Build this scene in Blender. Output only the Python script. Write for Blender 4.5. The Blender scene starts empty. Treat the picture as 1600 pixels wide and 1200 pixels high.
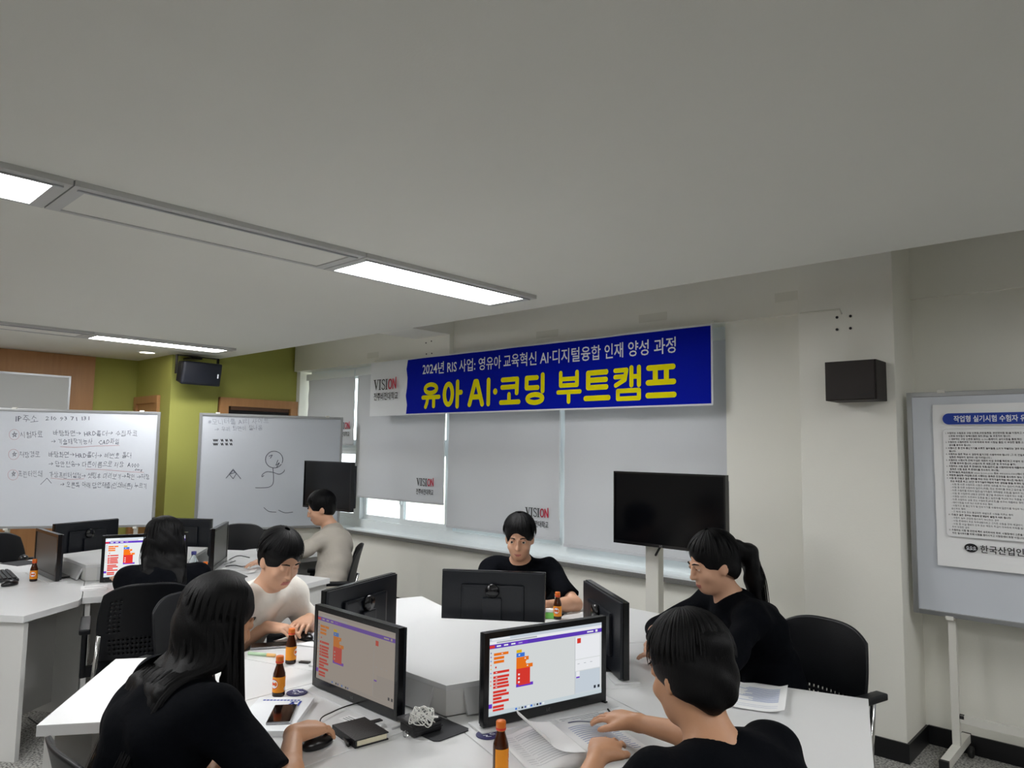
import bpy, bmesh, math, random
import numpy as np
from mathutils import Vector, Matrix
random.seed(7); rng = np.random.default_rng(7)
S = bpy.context.scene; COL = S.collection
PI = math.pi

# ---------------------------------------------------------------- camera
FOC = 1128.95
RM = np.array([[0.7330074603, 0.6800699924, 0.0143132300],      # camera right
               [-0.0498644669, 0.0747076073, -0.9959579852],    # camera down
               [-0.6783904466, 0.7293309118, 0.0886725611]])    # camera forward
EYE = np.array([0.0, 0.0, 1.60])
cam = bpy.data.cameras.new('camera'); camo = bpy.data.objects.new('camera', cam); COL.objects.link(camo)
cam.sensor_fit = 'HORIZONTAL'; cam.sensor_width = 36.0; cam.lens = FOC / 1600 * 36.0
cam.clip_start = 0.05; cam.clip_end = 200
r_, d_, f_ = RM
camo.matrix_world = Matrix(((r_[0], -d_[0], -f_[0], EYE[0]), (r_[1], -d_[1], -f_[1], EYE[1]),
                            (r_[2], -d_[2], -f_[2], EYE[2]), (0, 0, 0, 1)))
S.camera = camo
# ---------------------------------------------------------------- world, exposure
S.view_settings.view_transform = 'Standard'; S.view_settings.look = 'None'
S.view_settings.gamma = 1.0; S.view_settings.use_curve_mapping = False
S.view_settings.exposure = 0.74; S.cycles.diffuse_bounces = 8
PANEL_E = 19.0          # emission of the LED ceiling panels
wd = bpy.data.worlds.new('overcast_sky'); S.world = wd; wd.use_nodes = True
wn = wd.node_tree; wb = wn.nodes['Background']
wb.inputs[0].default_value = (0.94, 0.98, 1.0, 1); wb.inputs[1].default_value = 2.6

def ray(x, y): return RM.T @ np.array([(x - 800) / FOC, (y - 600) / FOC, 1.0])
def onz(x, y, z): d = ray(x, y); return EYE + d * ((z - EYE[2]) / d[2])
def ony(x, y, Y): d = ray(x, y); return EYE + d * (Y / d[1])
def onx(x, y, X): d = ray(x, y); return EYE + d * (X / d[0])

# ---------------------------------------------------------------- materials
def lin(c):
    return tuple(((v / 255) / 12.92 if v / 255 <= 0.04045 else ((v / 255 + 0.055) / 1.055) ** 2.4) for v in c)
MATS = {}
def mat(name, rgb, rough=0.5, metal=0.0, noise=0.0, scale=8.0, bump=0.0, bscale=60.0, emit=0.0, spec=0.5, trans=0.0, sheen=0.0, stretch=None, alpha=None):
    m = bpy.data.materials.new(name); m.use_nodes = True
    nt = m.node_tree; b = nt.nodes['Principled BSDF']; c = (*lin(rgb), 1)
    b.inputs['Base Color'].default_value = c; b.inputs['Roughness'].default_value = rough
    b.inputs['Metallic'].default_value = metal; b.inputs['Specular IOR Level'].default_value = spec
    if trans: b.inputs['Transmission Weight'].default_value = trans
    if sheen: b.inputs['Sheen Weight'].default_value = sheen
    if emit:
        b.inputs['Emission Color'].default_value = c; b.inputs['Emission Strength'].default_value = emit
    if noise or bump:
        tc = nt.nodes.new('ShaderNodeTexCoord'); src = tc.outputs['Object']
        if stretch:
            mp = nt.nodes.new('ShaderNodeMapping'); mp.inputs['Scale'].default_value = stretch
            nt.links.new(src, mp.inputs['Vector']); src = mp.outputs['Vector']
    if noise:
        n = nt.nodes.new('ShaderNodeTexNoise'); n.inputs['Scale'].default_value = scale; n.inputs['Detail'].default_value = 4
        nt.links.new(src, n.inputs['Vector'])
        mx = nt.nodes.new('ShaderNodeMix'); mx.data_type = 'RGBA'
        mx.inputs['A'].default_value = tuple(v * (1 - noise) for v in c[:3]) + (1,)
        mx.inputs['B'].default_value = tuple(min(1, v * (1 + noise)) for v in c[:3]) + (1,)
        nt.links.new(n.outputs['Fac'], mx.inputs['Factor']); nt.links.new(mx.outputs['Result'], b.inputs['Base Color'])
    if bump:
        n2 = nt.nodes.new('ShaderNodeTexNoise'); n2.inputs['Scale'].default_value = bscale; n2.inputs['Detail'].default_value = 3
        nt.links.new(src, n2.inputs['Vector'])
        bp = nt.nodes.new('ShaderNodeBump'); bp.inputs['Strength'].default_value = bump; bp.inputs['Distance'].default_value = 0.01
        nt.links.new(n2.outputs['Fac'], bp.inputs['Height']); nt.links.new(bp.outputs['Normal'], b.inputs['Normal'])
    MATS[name] = m
    return m
def emis(name, rgb, s=1.0):
    m = bpy.data.materials.new(name); m.use_nodes = True; nt = m.node_tree
    for n in list(nt.nodes): nt.nodes.remove(n)
    e = nt.nodes.new('ShaderNodeEmission'); o = nt.nodes.new('ShaderNodeOutputMaterial')
    e.inputs[0].default_value = (*lin(rgb), 1); e.inputs[1].default_value = s
    nt.links.new(e.outputs[0], o.inputs[0]); MATS[name] = m; return m
def speckle(name, base, dark, light, rough=0.8):
    m = mat(name, base, rough); nt = m.node_tree; b = nt.nodes['Principled BSDF']
    tc = nt.nodes.new('ShaderNodeTexCoord'); n = nt.nodes.new('ShaderNodeTexNoise'); n.inputs['Scale'].default_value = 90
    n.inputs['Detail'].default_value = 2; nt.links.new(tc.outputs['Object'], n.inputs['Vector'])
    r = nt.nodes.new('ShaderNodeValToRGB'); cr = r.color_ramp
    cr.elements[0].position = 0.36; cr.elements[0].color = (*lin(dark), 1)
    cr.elements[1].position = 0.66; cr.elements[1].color = (*lin(light), 1)
    e = cr.elements.new(0.47); e.color = (*lin(base), 1)
    nt.links.new(n.outputs['Fac'], r.inputs[0]); nt.links.new(r.outputs[0], b.inputs['Base Color']); return m
def wood(name, a, bcol, rough=0.45):
    m = mat(name, a, rough); nt = m.node_tree; b = nt.nodes['Principled BSDF']
    tc = nt.nodes.new('ShaderNodeTexCoord'); mp = nt.nodes.new('ShaderNodeMapping'); mp.inputs['Scale'].default_value = (14, 14, 1.2)
    n = nt.nodes.new('ShaderNodeTexNoise'); n.inputs['Scale'].default_value = 2.5; n.inputs['Detail'].default_value = 6
    nt.links.new(tc.outputs['Object'], mp.inputs[0]); nt.links.new(mp.outputs[0], n.inputs[0])
    mx = nt.nodes.new('ShaderNodeMix'); mx.data_type = 'RGBA'; mx.inputs['A'].default_value = (*lin(a), 1); mx.inputs['B'].default_value = (*lin(bcol), 1)
    nt.links.new(n.outputs['Fac'], mx.inputs['Factor']); nt.links.new(mx.outputs['Result'], b.inputs['Base Color']); return m

mat('paint', (238, 237, 229), 0.75, noise=0.03, scale=2.0, bump=0.05, bscale=120)
mat('ceil', (231, 231, 224), 0.85, noise=0.02, scale=1.5, bump=0.04, bscale=150)
mat('green', (164, 165, 84), 0.75, noise=0.05, scale=2.0, bump=0.05, bscale=120)
mat('void_paint', (214, 213, 205), 0.85, noise=0.04, scale=3)
wood('wood', (186, 138, 92), (166, 118, 76)); wood('wood_dark', (92, 62, 42), (72, 46, 32))
mat('dark', (18, 17, 20), 0.4); mat('base_black', (12, 12, 16), 0.35)
speckle('carpet', (148, 147, 144), (84, 84, 84), (190, 189, 184), 0.9)
mat('joint', (60, 60, 60), 0.9)
mat('desk_white', (219, 220, 221), 0.32, noise=0.012, scale=3)
mat('desk_edge', (222, 222, 220), 0.4)
mat('desk_side', (214, 214, 212), 0.45, noise=0.02, scale=4)
mat('flap', (196, 197, 198), 0.4)
mat('bezel', (9, 10, 13), 0.22); mat('bezel_back', (13, 17, 25), 0.35, bump=0.05, bscale=300)
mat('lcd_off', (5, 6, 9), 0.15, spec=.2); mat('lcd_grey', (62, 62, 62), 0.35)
mat('alu', (176, 178, 180), 0.35, 0.75); mat('alu_dark', (120, 121, 120), 0.4, 0.6); mat('chrome', (200, 200, 200), 0.18, 1.0)
mat('frame_grey', (196, 197, 195), 0.5, 0.0)
mat('board', (208, 213, 221), 0.16, noise=0.015, scale=2.5)
mat('board_grey', (196, 199, 200), 0.25)
mat('steel_white', (222, 221, 214), 0.4); mat('rubber', (20, 20, 22), 0.6)
mat('pvc', (232, 238, 240), 0.35); mat('granite', (110, 110, 108), 0.4, noise=0.35, scale=120)
mat('chair_black', (10, 12, 17), 0.45, bump=0.08, bscale=250, spec=.3); mat('chair_grey', (62, 63, 66), 0.5)
mat('shirt_black', (4, 6, 12), 0.9, bump=0.35, bscale=30, spec=0.1)
mat('shirt_white', (224, 220, 212), 0.85, bump=0.3, bscale=25)
mat('shirt_beige', (176, 170, 160), 0.85, bump=0.3, bscale=25)
mat('trousers', (30, 32, 40), 0.9, bump=0.2, bscale=40); mat('shoe', (40, 40, 42), 0.6)
mat('skin', (206, 160, 132), 0.5, noise=0.05, scale=25, bump=0.03, bscale=200); mat('skin_tan', (196, 146, 112), 0.5, noise=0.05, scale=25, bump=0.03, bscale=200)
mat('lip', (170, 100, 92), 0.45); mat('nail', (222, 178, 160), 0.3)
mat('hair', (4, 4, 6), 0.55, noise=0.4, scale=40, stretch=(6, 6, 0.6), bump=0.2, bscale=90, spec=0.2)
mat('hair_brown', (22, 17, 16), 0.4, noise=0.5, scale=40, stretch=(6, 6, 0.6), bump=0.5, bscale=90, spec=0.6)
mat('eye_white', (225, 222, 215), 0.25); mat('iris', (30, 18, 12), 0.15)
mat('amber', (62, 26, 8), 0.08, noise=0.1, scale=20); mat('amber_dark', (30, 14, 8), 0.12)
mat('cap_orange', (222, 112, 26), 0.4); mat('label_orange', (240, 150, 20), 0.5); mat('label_red', (214, 50, 32), 0.5)
mat('paper', (238, 239, 240), 0.7); mat('paper_grey', (205, 207, 210), 0.7); mat('ink', (24, 24, 30), 0.7); mat('ink_soft', (112, 114, 120), 0.7)
mat('ink_blue', (22, 60, 160), 0.6); mat('ink_paleblue', (128, 148, 196), 0.7); mat('navy', (26, 24, 88), 0.5)
mat('marker', (84, 88, 104), 0.6); mat('marker_soft', (150, 156, 170), 0.6); mat('marker_red', (196, 150, 156), 0.6)
mat('banner_blue', (0, 22, 166), 0.7, spec=.08, noise=0.03, scale=5); mat('banner_white', (232, 235, 238), 0.6, spec=.2)
mat('txt_yellow', (238, 228, 0), 0.7, spec=.1); mat('txt_white', (232, 236, 244), 0.55); mat('txt_red', (200, 32, 64), 0.55); mat('txt_black', (16, 16, 20), 0.55)
mat('leather', (16, 17, 22), 0.42, bump=0.25, bscale=260); mat('pad', (38, 39, 44), 0.8)
mat('cable_white', (226, 226, 222), 0.4); mat('cable_black', (14, 14, 15), 0.45)
mat('phone_black', (8, 8, 10), 0.08); mat('phone_edge', (176, 176, 180), 0.25, 0.7)
mat('key', (34, 35, 38), 0.5); mat('plastic_black', (14, 14, 16), 0.3)
mat('speaker_brown', (34, 27, 25), 0.6, bump=0.2, bscale=300); mat('speaker_navy', (12, 16, 28), 0.5, bump=0.1, bscale=300)
mat('cream_pages', (230, 224, 196), 0.8); mat('clear', (235, 245, 250), 0.03, trans=0.9); mat('cap_blue', (40, 44, 120), 0.4)
mat('hl_green', (196, 226, 190), 0.4); mat('hl_orange', (240, 190, 120), 0.4); mat('pack_green', (120, 200, 90), 0.4)
mat('glass', (240, 246, 248), 0.02, trans=1.0, spec=0.3)
mat('ground_out', (205, 204, 192), 0.9, noise=0.1, scale=0.6); mat('facade', (214, 208, 190), 0.9, noise=0.06, scale=1)
mat('photo_brown', (150, 136, 108), 0.6); mat('stain', (224, 223, 213), 0.8)
emis('led', (255, 255, 255), PANEL_E); emis('downlight', (255, 246, 226), 6.0)
# blind fabric: diffuse plus a little translucency
m = bpy.data.materials.new('blind'); m.use_nodes = True; nt = m.node_tree; bs = nt.nodes['Principled BSDF']
bs.inputs['Base Color'].default_value = (*lin((206, 208, 212)), 1); bs.inputs['Roughness'].default_value = 0.85
tl = nt.nodes.new('ShaderNodeBsdfTranslucent'); tl.inputs[0].default_value = (*lin((206, 208, 214)), 1)
mxs = nt.nodes.new('ShaderNodeMixShader'); mxs.inputs[0].default_value = 0.07
nt.links.new(bs.outputs[0], mxs.inputs[1]); nt.links.new(tl.outputs[0], mxs.inputs[2]); nt.links.new(mxs.outputs[0], nt.nodes['Material Output'].inputs[0]); MATS['blind'] = m

# ---------------------------------------------------------------- mesh helpers
def link_mesh(name, me, parent=None, mats=()):
    o = bpy.data.objects.new(name, me); COL.objects.link(o)
    for k in mats: me.materials.append(MATS[k])
    if parent is not None: o.parent = parent
    return o
def obj(name, bm, m, parent=None, smooth=False, loc=None, rot=None):
    me = bpy.data.meshes.new(name); bmesh.ops.recalc_face_normals(bm, faces=bm.faces); bm.to_mesh(me); bm.free()
    if smooth:
        for p in me.polygons: p.use_smooth = True
    o = link_mesh(name, me, parent, [m] if isinstance(m, str) else m)
    if loc is not None: o.location = loc
    if rot is not None: o.rotation_euler = rot
    return o
def thing(name, label, cat, loc=(0, 0, 0), rotz=0, group=None):
    o = bpy.data.objects.new(name, None); COL.objects.link(o); o.empty_display_size = 0.1
    o.location = loc; o.rotation_euler = (0, 0, rotz); return tag(o, label, cat, group)
def tag(o, label, cat, group=None):
    o['label'] = label; o['category'] = cat
    if group: o['group'] = group
    return o
def struct(o, label=None):
    o['kind'] = 'structure'
    if label: o['label'] = label
    return o
def add_box(bm, x0, x1, y0, y1, z0, z1, bev=0.0, M=None, seg=2):
    v = [bm.verts.new(p) for p in ((x0, y0, z0), (x1, y0, z0), (x1, y1, z0), (x0, y1, z0), (x0, y0, z1), (x1, y0, z1), (x1, y1, z1), (x0, y1, z1))]
    fs = [bm.faces.new([v[i] for i in q]) for q in ((0, 3, 2, 1), (4, 5, 6, 7), (0, 1, 5, 4), (1, 2, 6, 5), (2, 3, 7, 6), (3, 0, 4, 7))]
    vs = v
    if bev:
        r = bmesh.ops.bevel(bm, geom=list({e for f in fs for e in f.edges}), offset=bev, segments=seg, profile=0.7, affect='EDGES')
        vs = list({w for f in r['faces'] for w in f.verts} | {w for w in v if w.is_valid})
    if M is not None: bmesh.ops.transform(bm, matrix=M, verts=[w for w in vs if w.is_valid])
    return vs
def boxbm(*a, **k): bm = bmesh.new(); add_box(bm, *a, **k); return bm
def add_prism(bm, pts, z0, z1):
    a = [bm.verts.new((p[0], p[1], z0)) for p in pts]; b = [bm.verts.new((p[0], p[1], z1)) for p in pts]
    bm.faces.new(a[::-1]); bm.faces.new(b); n = len(pts)
    for i in range(n): bm.faces.new((a[i], a[(i + 1) % n], b[(i + 1) % n], b[i]))
def prism(pts, z0, z1, bev=0.0):
    bm = bmesh.new(); add_prism(bm, pts, z0, z1)
    if bev: bmesh.ops.bevel(bm, geom=list(bm.edges), offset=bev, segments=2, profile=0.7, affect='EDGES')
    return bm
def add_tube(bm, pts, r, n=8, r2=None, caps=True):
    pts = [Vector(p) for p in pts]; rings = []; N = len(pts)
    rr = r if hasattr(r, '__len__') else [r + ((r2 if r2 is not None else r) - r) * i / max(1, N - 1) for i in range(N)]
    up = Vector((0, 0, 1))
    prev = None
    for i, p in enumerate(pts):
        t = (pts[min(i + 1, N - 1)] - pts[max(i - 1, 0)]).normalized()
        if prev is None:
            a = t.cross(up) if abs(t.dot(up)) < 0.95 else t.cross(Vector((1, 0, 0)))
        else: a = prev - t * prev.dot(t)
        a.normalize(); prev = a; b = t.cross(a)
        rings.append([bm.verts.new(p + (a * math.cos(2 * PI * k / n) + b * math.sin(2 * PI * k / n)) * rr[i]) for k in range(n)])
    for i in range(N - 1):
        for k in range(n): bm.faces.new((rings[i][k], rings[i][(k + 1) % n], rings[i + 1][(k + 1) % n], rings[i + 1][k]))
    if caps: bm.faces.new(rings[0][::-1]); bm.faces.new(rings[-1])
def tube(pts, r, n=8, r2=None): bm = bmesh.new(); add_tube(bm, pts, r, n, r2); return bm
def add_lathe(bm, prof, n=24, c=(0, 0, 0)):
    rings = []
    for (r, z) in prof:
        rings.append([bm.verts.new((c[0] + r * math.cos(2 * PI * k / n), c[1] + r * math.sin(2 * PI * k / n), c[2] + z)) for k in range(n)])
    for i in range(len(prof) - 1):
        for k in range(n): bm.faces.new((rings[i][k], rings[i][(k + 1) % n], rings[i + 1][(k + 1) % n], rings[i + 1][k]))
    if prof[0][0] > 1e-5: bm.faces.new(rings[0][::-1])
    if prof[-1][0] > 1e-5: bm.faces.new(rings[-1])
    bmesh.ops.remove_doubles(bm, verts=bm.verts, dist=1e-6)
def lathe(prof, n=24): bm = bmesh.new(); add_lathe(bm, prof, n); return bm
def add_uv(bm, c, r, M=None, u=16, v=10):
    mm = Matrix.Translation(c) @ (M or Matrix()) @ Matrix.Diagonal((r[0], r[1], r[2], 1))
    bmesh.ops.create_uvsphere(bm, u_segments=u, v_segments=v, radius=1, matrix=mm)
def bez(p0, p1, p2, p3, n=12):
    p0, p1, p2, p3 = map(Vector, (p0, p1, p2, p3))
    return [p0 * (1 - t) ** 3 + p1 * 3 * t * (1 - t) ** 2 + p2 * 3 * t * t * (1 - t) + p3 * t ** 3 for t in [i / n for i in range(n + 1)]]
def catmull(P, n=8):
    P = [Vector(p) for p in P]; Q = [P[0]] + P + [P[-1]]; out = []
    for i in range(1, len(Q) - 2):
        a, b, c, d = Q[i - 1], Q[i], Q[i + 1], Q[i + 2]
        for k in range(n):
            t = k / n
            out.append(0.5 * ((2 * b) + (c - a) * t + (2 * a - 5 * b + 4 * c - d) * t * t + (3 * b - a - 3 * c + d) * t ** 3))
    out.append(P[-1]); return out
# text as flat mesh in the XZ plane of its parent (faces -Y): x right, z up
TXT = {}
def text(name, s, size, m, parent, x, y, z, width=None, align='LEFT', bold=0.0, shear=0.0, flat=False, rot=0.0):
    c = bpy.data.curves.new('t', 'FONT'); c.body = s; c.size = 1.0; c.offset = bold; c.shear = shear; c.align_x = align; c.resolution_u = 2
    t = bpy.data.objects.new('t', c)
    me = bpy.data.meshes.new_from_object(t)
    bpy.data.objects.remove(t); bpy.data.curves.remove(c)
    if len(me.vertices) == 0: return None
    xs = [v.co.x for v in me.vertices]; w = max(xs) - min(xs); sx = size if width is None else width / w
    off = -min(xs) * sx if (width is not None and align == 'LEFT') else 0
    me.materials.clear()
    Mx = Matrix.Translation((x, y, z))
    if flat: Mx = Mx @ Matrix.Rotation(rot, 4, 'Z') @ Matrix.Translation((off, 0, 0)) @ Matrix.Diagonal((sx, size, 1, 1))
    else: Mx = Mx @ Matrix.Rotation(PI / 2, 4, 'X') @ Matrix.Translation((off, 0, 0)) @ Matrix.Diagonal((sx, size, 1, 1))
    me.transform(Mx); me.name = name
    return link_mesh(name, me, parent, [m])
# pen/brush strokes as flat rounded ribbons in the XZ plane at y
def add_stroke(bm, pts, w, y=0.0, closed=False, capn=8):
    P = [Vector((p[0], p[1])) for p in pts]
    if closed: P = P + [P[0]]
    def disc(c):
        f = [bm.verts.new((c.x + w / 2 * math.cos(2 * PI * k / capn), y, c.y + w / 2 * math.sin(2 * PI * k / capn))) for k in range(capn)]
        bm.faces.new(f)
    for i in range(len(P) - 1):
        d = P[i + 1] - P[i]
        if d.length < 1e-7: continue
        n = Vector((-d.y, d.x)).normalized() * w / 2
        bm.faces.new([bm.verts.new((q.x, y - 0.00004 * (i % 2), q.y)) for q in (P[i] - n, P[i + 1] - n, P[i + 1] + n, P[i] + n)])
    for q in P: disc(q)
def ell(cx, cy, rx, ry, n=20, a0=0, a1=2 * PI): return [(cx + rx * math.cos(a0 + (a1 - a0) * k / n), cy + ry * math.sin(a0 + (a1 - a0) * k / n)) for k in range(n + 1)]


# Hangul written as single pen strokes, composed from the letters of each syllable
CHO = 'ㄱㄲㄴㄷㄸㄹㅁㅂㅃㅅㅆㅇㅈㅉㅊㅋㅌㅍㅎ'; JUNG = 'ㅏㅐㅑㅒㅓㅔㅕㅖㅗㅘㅙㅚㅛㅜㅝㅞㅟㅠㅡㅢㅣ'
JONG = ['', 'ㄱ', 'ㄲ', 'ㄱㅅ', 'ㄴ', 'ㄴㅈ', 'ㄴㅎ', 'ㄷ', 'ㄹ', 'ㄹㄱ', 'ㄹㅁ', 'ㄹㅂ', 'ㄹㅅ', 'ㄹㅌ', 'ㄹㅍ', 'ㄹㅎ', 'ㅁ', 'ㅂ', 'ㅂㅅ', 'ㅅ', 'ㅆ', 'ㅇ', 'ㅈ', 'ㅊ', 'ㅋ', 'ㅌ', 'ㅍ', 'ㅎ']
JS = {'ㄱ': [[(0, 1), (1, 1), (.85, 0)]], 'ㄴ': [[(0, 1), (0, 0), (1, 0)]], 'ㄷ': [[(1, 1), (0, 1), (0, 0), (1, 0)]], 'ㄹ': [[(0, 1), (1, 1), (1, .5), (0, .5), (0, 0), (1, 0)]],
      'ㅁ': [[(0, 1), (1, 1), (1, 0), (0, 0), (0, 1)]], 'ㅂ': [[(0, 1), (0, 0), (1, 0), (1, 1)], [(0, .5), (1, .5)]], 'ㅅ': [[(.5, 1), (0, 0)], [(.4, .7), (1, 0)]],
      'ㅇ': [ell(.5, .5, .48, .48, 10)], 'ㅈ': [[(0, 1), (1, 1)], [(.55, 1), (0, 0)], [(.4, .6), (1, 0)]], 'ㅊ': [[(.35, 1.15), (.65, 1.15)], [(0, .85), (1, .85)], [(.55, .85), (0, 0)], [(.4, .5), (1, 0)]],
      'ㅋ': [[(0, 1), (1, 1), (.85, 0)], [(0, .55), (.92, .55)]], 'ㅌ': [[(1, 1), (0, 1), (0, 0), (1, 0)], [(0, .5), (.9, .5)]], 'ㅍ': [[(0, 1), (1, 1)], [(.3, 1), (.3, 0)], [(.7, 1), (.7, 0)], [(0, 0), (1, 0)]],
      'ㅎ': [[(.3, 1.1), (.7, 1.1)], [(0, .78), (1, .78)], ell(.5, .28, .34, .28, 9)]}
for d_, b_ in zip('ㄲㄸㅃㅆㅉ', 'ㄱㄷㅂㅅㅈ'): JS[d_] = [[(x * .45 + o_, y) for x, y in st] for o_ in (0, .55) for st in JS[b_]]
VV = {'ㅏ': ([.3], [(.3, 1.0, .5)]), 'ㅐ': ([.2, .85], [(.2, .85, .5)]), 'ㅑ': ([.3], [(.3, 1, .35), (.3, 1, .65)]), 'ㅒ': ([.2, .85], [(.2, .85, .35), (.2, .85, .65)]), 'ㅓ': ([.75], [(.1, .75, .5)]),
      'ㅔ': ([.5, .95], [(0, .5, .5)]), 'ㅕ': ([.75], [(.1, .75, .35), (.1, .75, .65)]), 'ㅖ': ([.5, .95], [(0, .5, .35), (0, .5, .65)]), 'ㅣ': ([.5], [])}
HV = {'ㅗ': ([.5], 1), 'ㅛ': ([.32, .68], 1), 'ㅜ': ([.5], -1), 'ㅠ': ([.32, .68], -1), 'ㅡ': ([], 0)}
CV = {'ㅘ': 'ㅗㅏ', 'ㅙ': 'ㅗㅐ', 'ㅚ': 'ㅗㅣ', 'ㅝ': 'ㅜㅓ', 'ㅞ': 'ㅜㅔ', 'ㅟ': 'ㅜㅣ', 'ㅢ': 'ㅡㅣ'}
def syllable(ch):
    k = ord(ch) - 0xAC00; c, v, f = CHO[k // 588], JUNG[k % 588 // 28], JONG[k % 28]; out = []
    def put(strokes, x0, x1, y0, y1): out.extend([[(x0 + (x1 - x0) * a, y0 + (y1 - y0) * b) for a, b in st] for st in strokes])
    def vert(v, x0, x1, y0, y1):
        xs, ts = VV[v]; put([[(x, 1), (x, 0)] for x in xs] + [[(a, t), (b, t)] for a, b, t in ts], x0, x1, y0, y1)
    def horiz(v, x0, x1, y0, y1):
        xs, sg = HV[v]; yb = {1: 0, -1: 1, 0: .5}[sg]
        put([[(0, yb), (1, yb)]] + [[(x, yb), (x, yb + sg)] for x in xs], x0, x1, y0, y1)
    fy = .40 if f else 0.0
    if v in VV: put(JS[c], .06, .50, fy + (.08 if f else .22), .92 if f else .85); vert(v, .56, .96, fy - .02, 1.0)
    elif v in HV: put(JS[c], .18, .80, .66 if f else .50, .96); horiz(v, .02, .98, .40 if f else .06, .56 if f else .36)
    else:
        h, w = CV[v]; put(JS[c], .10, .50, .62 if f else .52, .94); horiz(h, .0, .62, .40 if f else .16, .54 if f else .38); vert(w, .62, .98, fy - .02, 1.0)
    if f:
        n = len(f)
        for i, j in enumerate(f): put(JS[j], .18 + (.70 / n) * i, .18 + (.70 / n) * (i + .86 if n > 1 else 1), .0, .28)
    return out
GLY = {}
def glyph(ch):
    if ch not in GLY:
        c = bpy.data.curves.new('t', 'FONT'); c.body = ch; c.resolution_u = 1; t = bpy.data.objects.new('t', c); me = bpy.data.meshes.new_from_object(t)
        GLY[ch] = ([tuple(v.co) for v in me.vertices], [tuple(p.vertices) for p in me.polygons]); bpy.data.objects.remove(t); bpy.data.curves.remove(c); bpy.data.meshes.remove(me)
    return GLY[ch]
def pen_text(name, s, size, m, parent, x, y, z, width=None, pen=.09, caps=False, jit=0.0):
    bm = bmesh.new(); cur = 0.0; rj = random.Random(hash(s) % 1000 if False else len(s) * 7 + ord(s[0]))
    for ch in s:
        if ch == ' ': cur += .34; continue
        if '가' <= ch <= '힣':
            dx, dy, sc = (rj.uniform(-1, 1) * jit, rj.uniform(-1, 1) * jit, 1 + rj.uniform(-1, 1) * jit)
            for st in syllable(ch):
                P = [(cur + dx + a * .86 * sc + rj.uniform(-1, 1) * jit * .5, dy + b * .86 * sc + rj.uniform(-1, 1) * jit * .5) for a, b in st]
                if caps: add_stroke(bm, P, pen, 0, capn=6)
                else:
                    for a, b in zip(P, P[1:]):
                        d = Vector((b[0] - a[0], b[1] - a[1]))
                        if d.length < 1e-6: continue
                        d.normalize(); n = Vector((-d.y, d.x)) * pen / 2; e = d * pen * .4
                        bm.faces.new([bm.verts.new((q[0], 0, q[1])) for q in ((a[0] - e.x - n.x, a[1] - e.y - n.y), (b[0] + e.x - n.x, b[1] + e.y - n.y), (b[0] + e.x + n.x, b[1] + e.y + n.y), (a[0] - e.x + n.x, a[1] - e.y + n.y))])
            cur += .98
        elif ch == '→':
            for st in ([(0, .4), (.75, .4)], [(.5, .62), (.78, .4), (.5, .18)]): add_stroke(bm, [(cur + a, b) for a, b in st], pen, 0, capn=6)
            cur += .98
        elif ch == '☆':
            add_stroke(bm, [(cur + .42 + .42 * math.sin(4 * PI * k / 5), .4 + .42 * math.cos(4 * PI * k / 5)) for k in range(6)], pen, 0, capn=6); cur += 1.0
        else:
            vs, fs = glyph(ch); vv = [bm.verts.new((cur + v[0], 0, v[1])) for v in vs]
            for f in fs: bm.faces.new([vv[i] for i in f])
            cur += (max(v[0] for v in vs) if vs else .3) + .08
    sx = size if width is None else width / max(cur - .1, .1)
    for v in bm.verts: v.co = (x + v.co.x * sx, y, z + v.co.z * size)
    me = bpy.data.meshes.new(name); bm.to_mesh(me); bm.free()
    return link_mesh(name, me, parent, [m])

def split_words(o, gap, name):
    """give every word of a flat text mesh an object of its own"""
    me = o.data; par = list(range(len(me.vertices)))
    def find(a):
        while par[a] != a: par[a] = par[par[a]]; a = par[a]
        return a
    for f in me.polygons:
        v = f.vertices
        for k in v[1:]: par[find(k)] = find(v[0])
    isl = {}
    for f in me.polygons: isl.setdefault(find(f.vertices[0]), []).append(f.index)
    rng_ = sorted((min(me.vertices[v].co.x for f in fs for v in me.polygons[f].vertices), max(me.vertices[v].co.x for f in fs for v in me.polygons[f].vertices), fs) for fs in isl.values())
    words = []; end = -1e9
    for a, b, fs in rng_:
        if a - end > gap: words.append([])
        words[-1] += fs; end = max(end, b)
    for w in words:
        m_ = {}; V = []; F_ = []
        for f in w:
            q = []
            for v in me.polygons[f].vertices:
                if v not in m_: m_[v] = len(V); V.append(me.vertices[v].co.copy())
                q.append(m_[v])
            F_.append(q)
        n = bpy.data.meshes.new(name); n.from_pydata(V, [], F_); n.update(); link_mesh(name, n, o.parent).data.materials.append(me.materials[0])
    bpy.data.objects.remove(o); bpy.data.meshes.remove(me)

# ================================================================ ROOM SHELL
CZ = 2.55; XL = -7.9; XA = -8.87; YW = 4.66; XR = 4.2; YR = -4.6; SZ = 2.95
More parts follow.
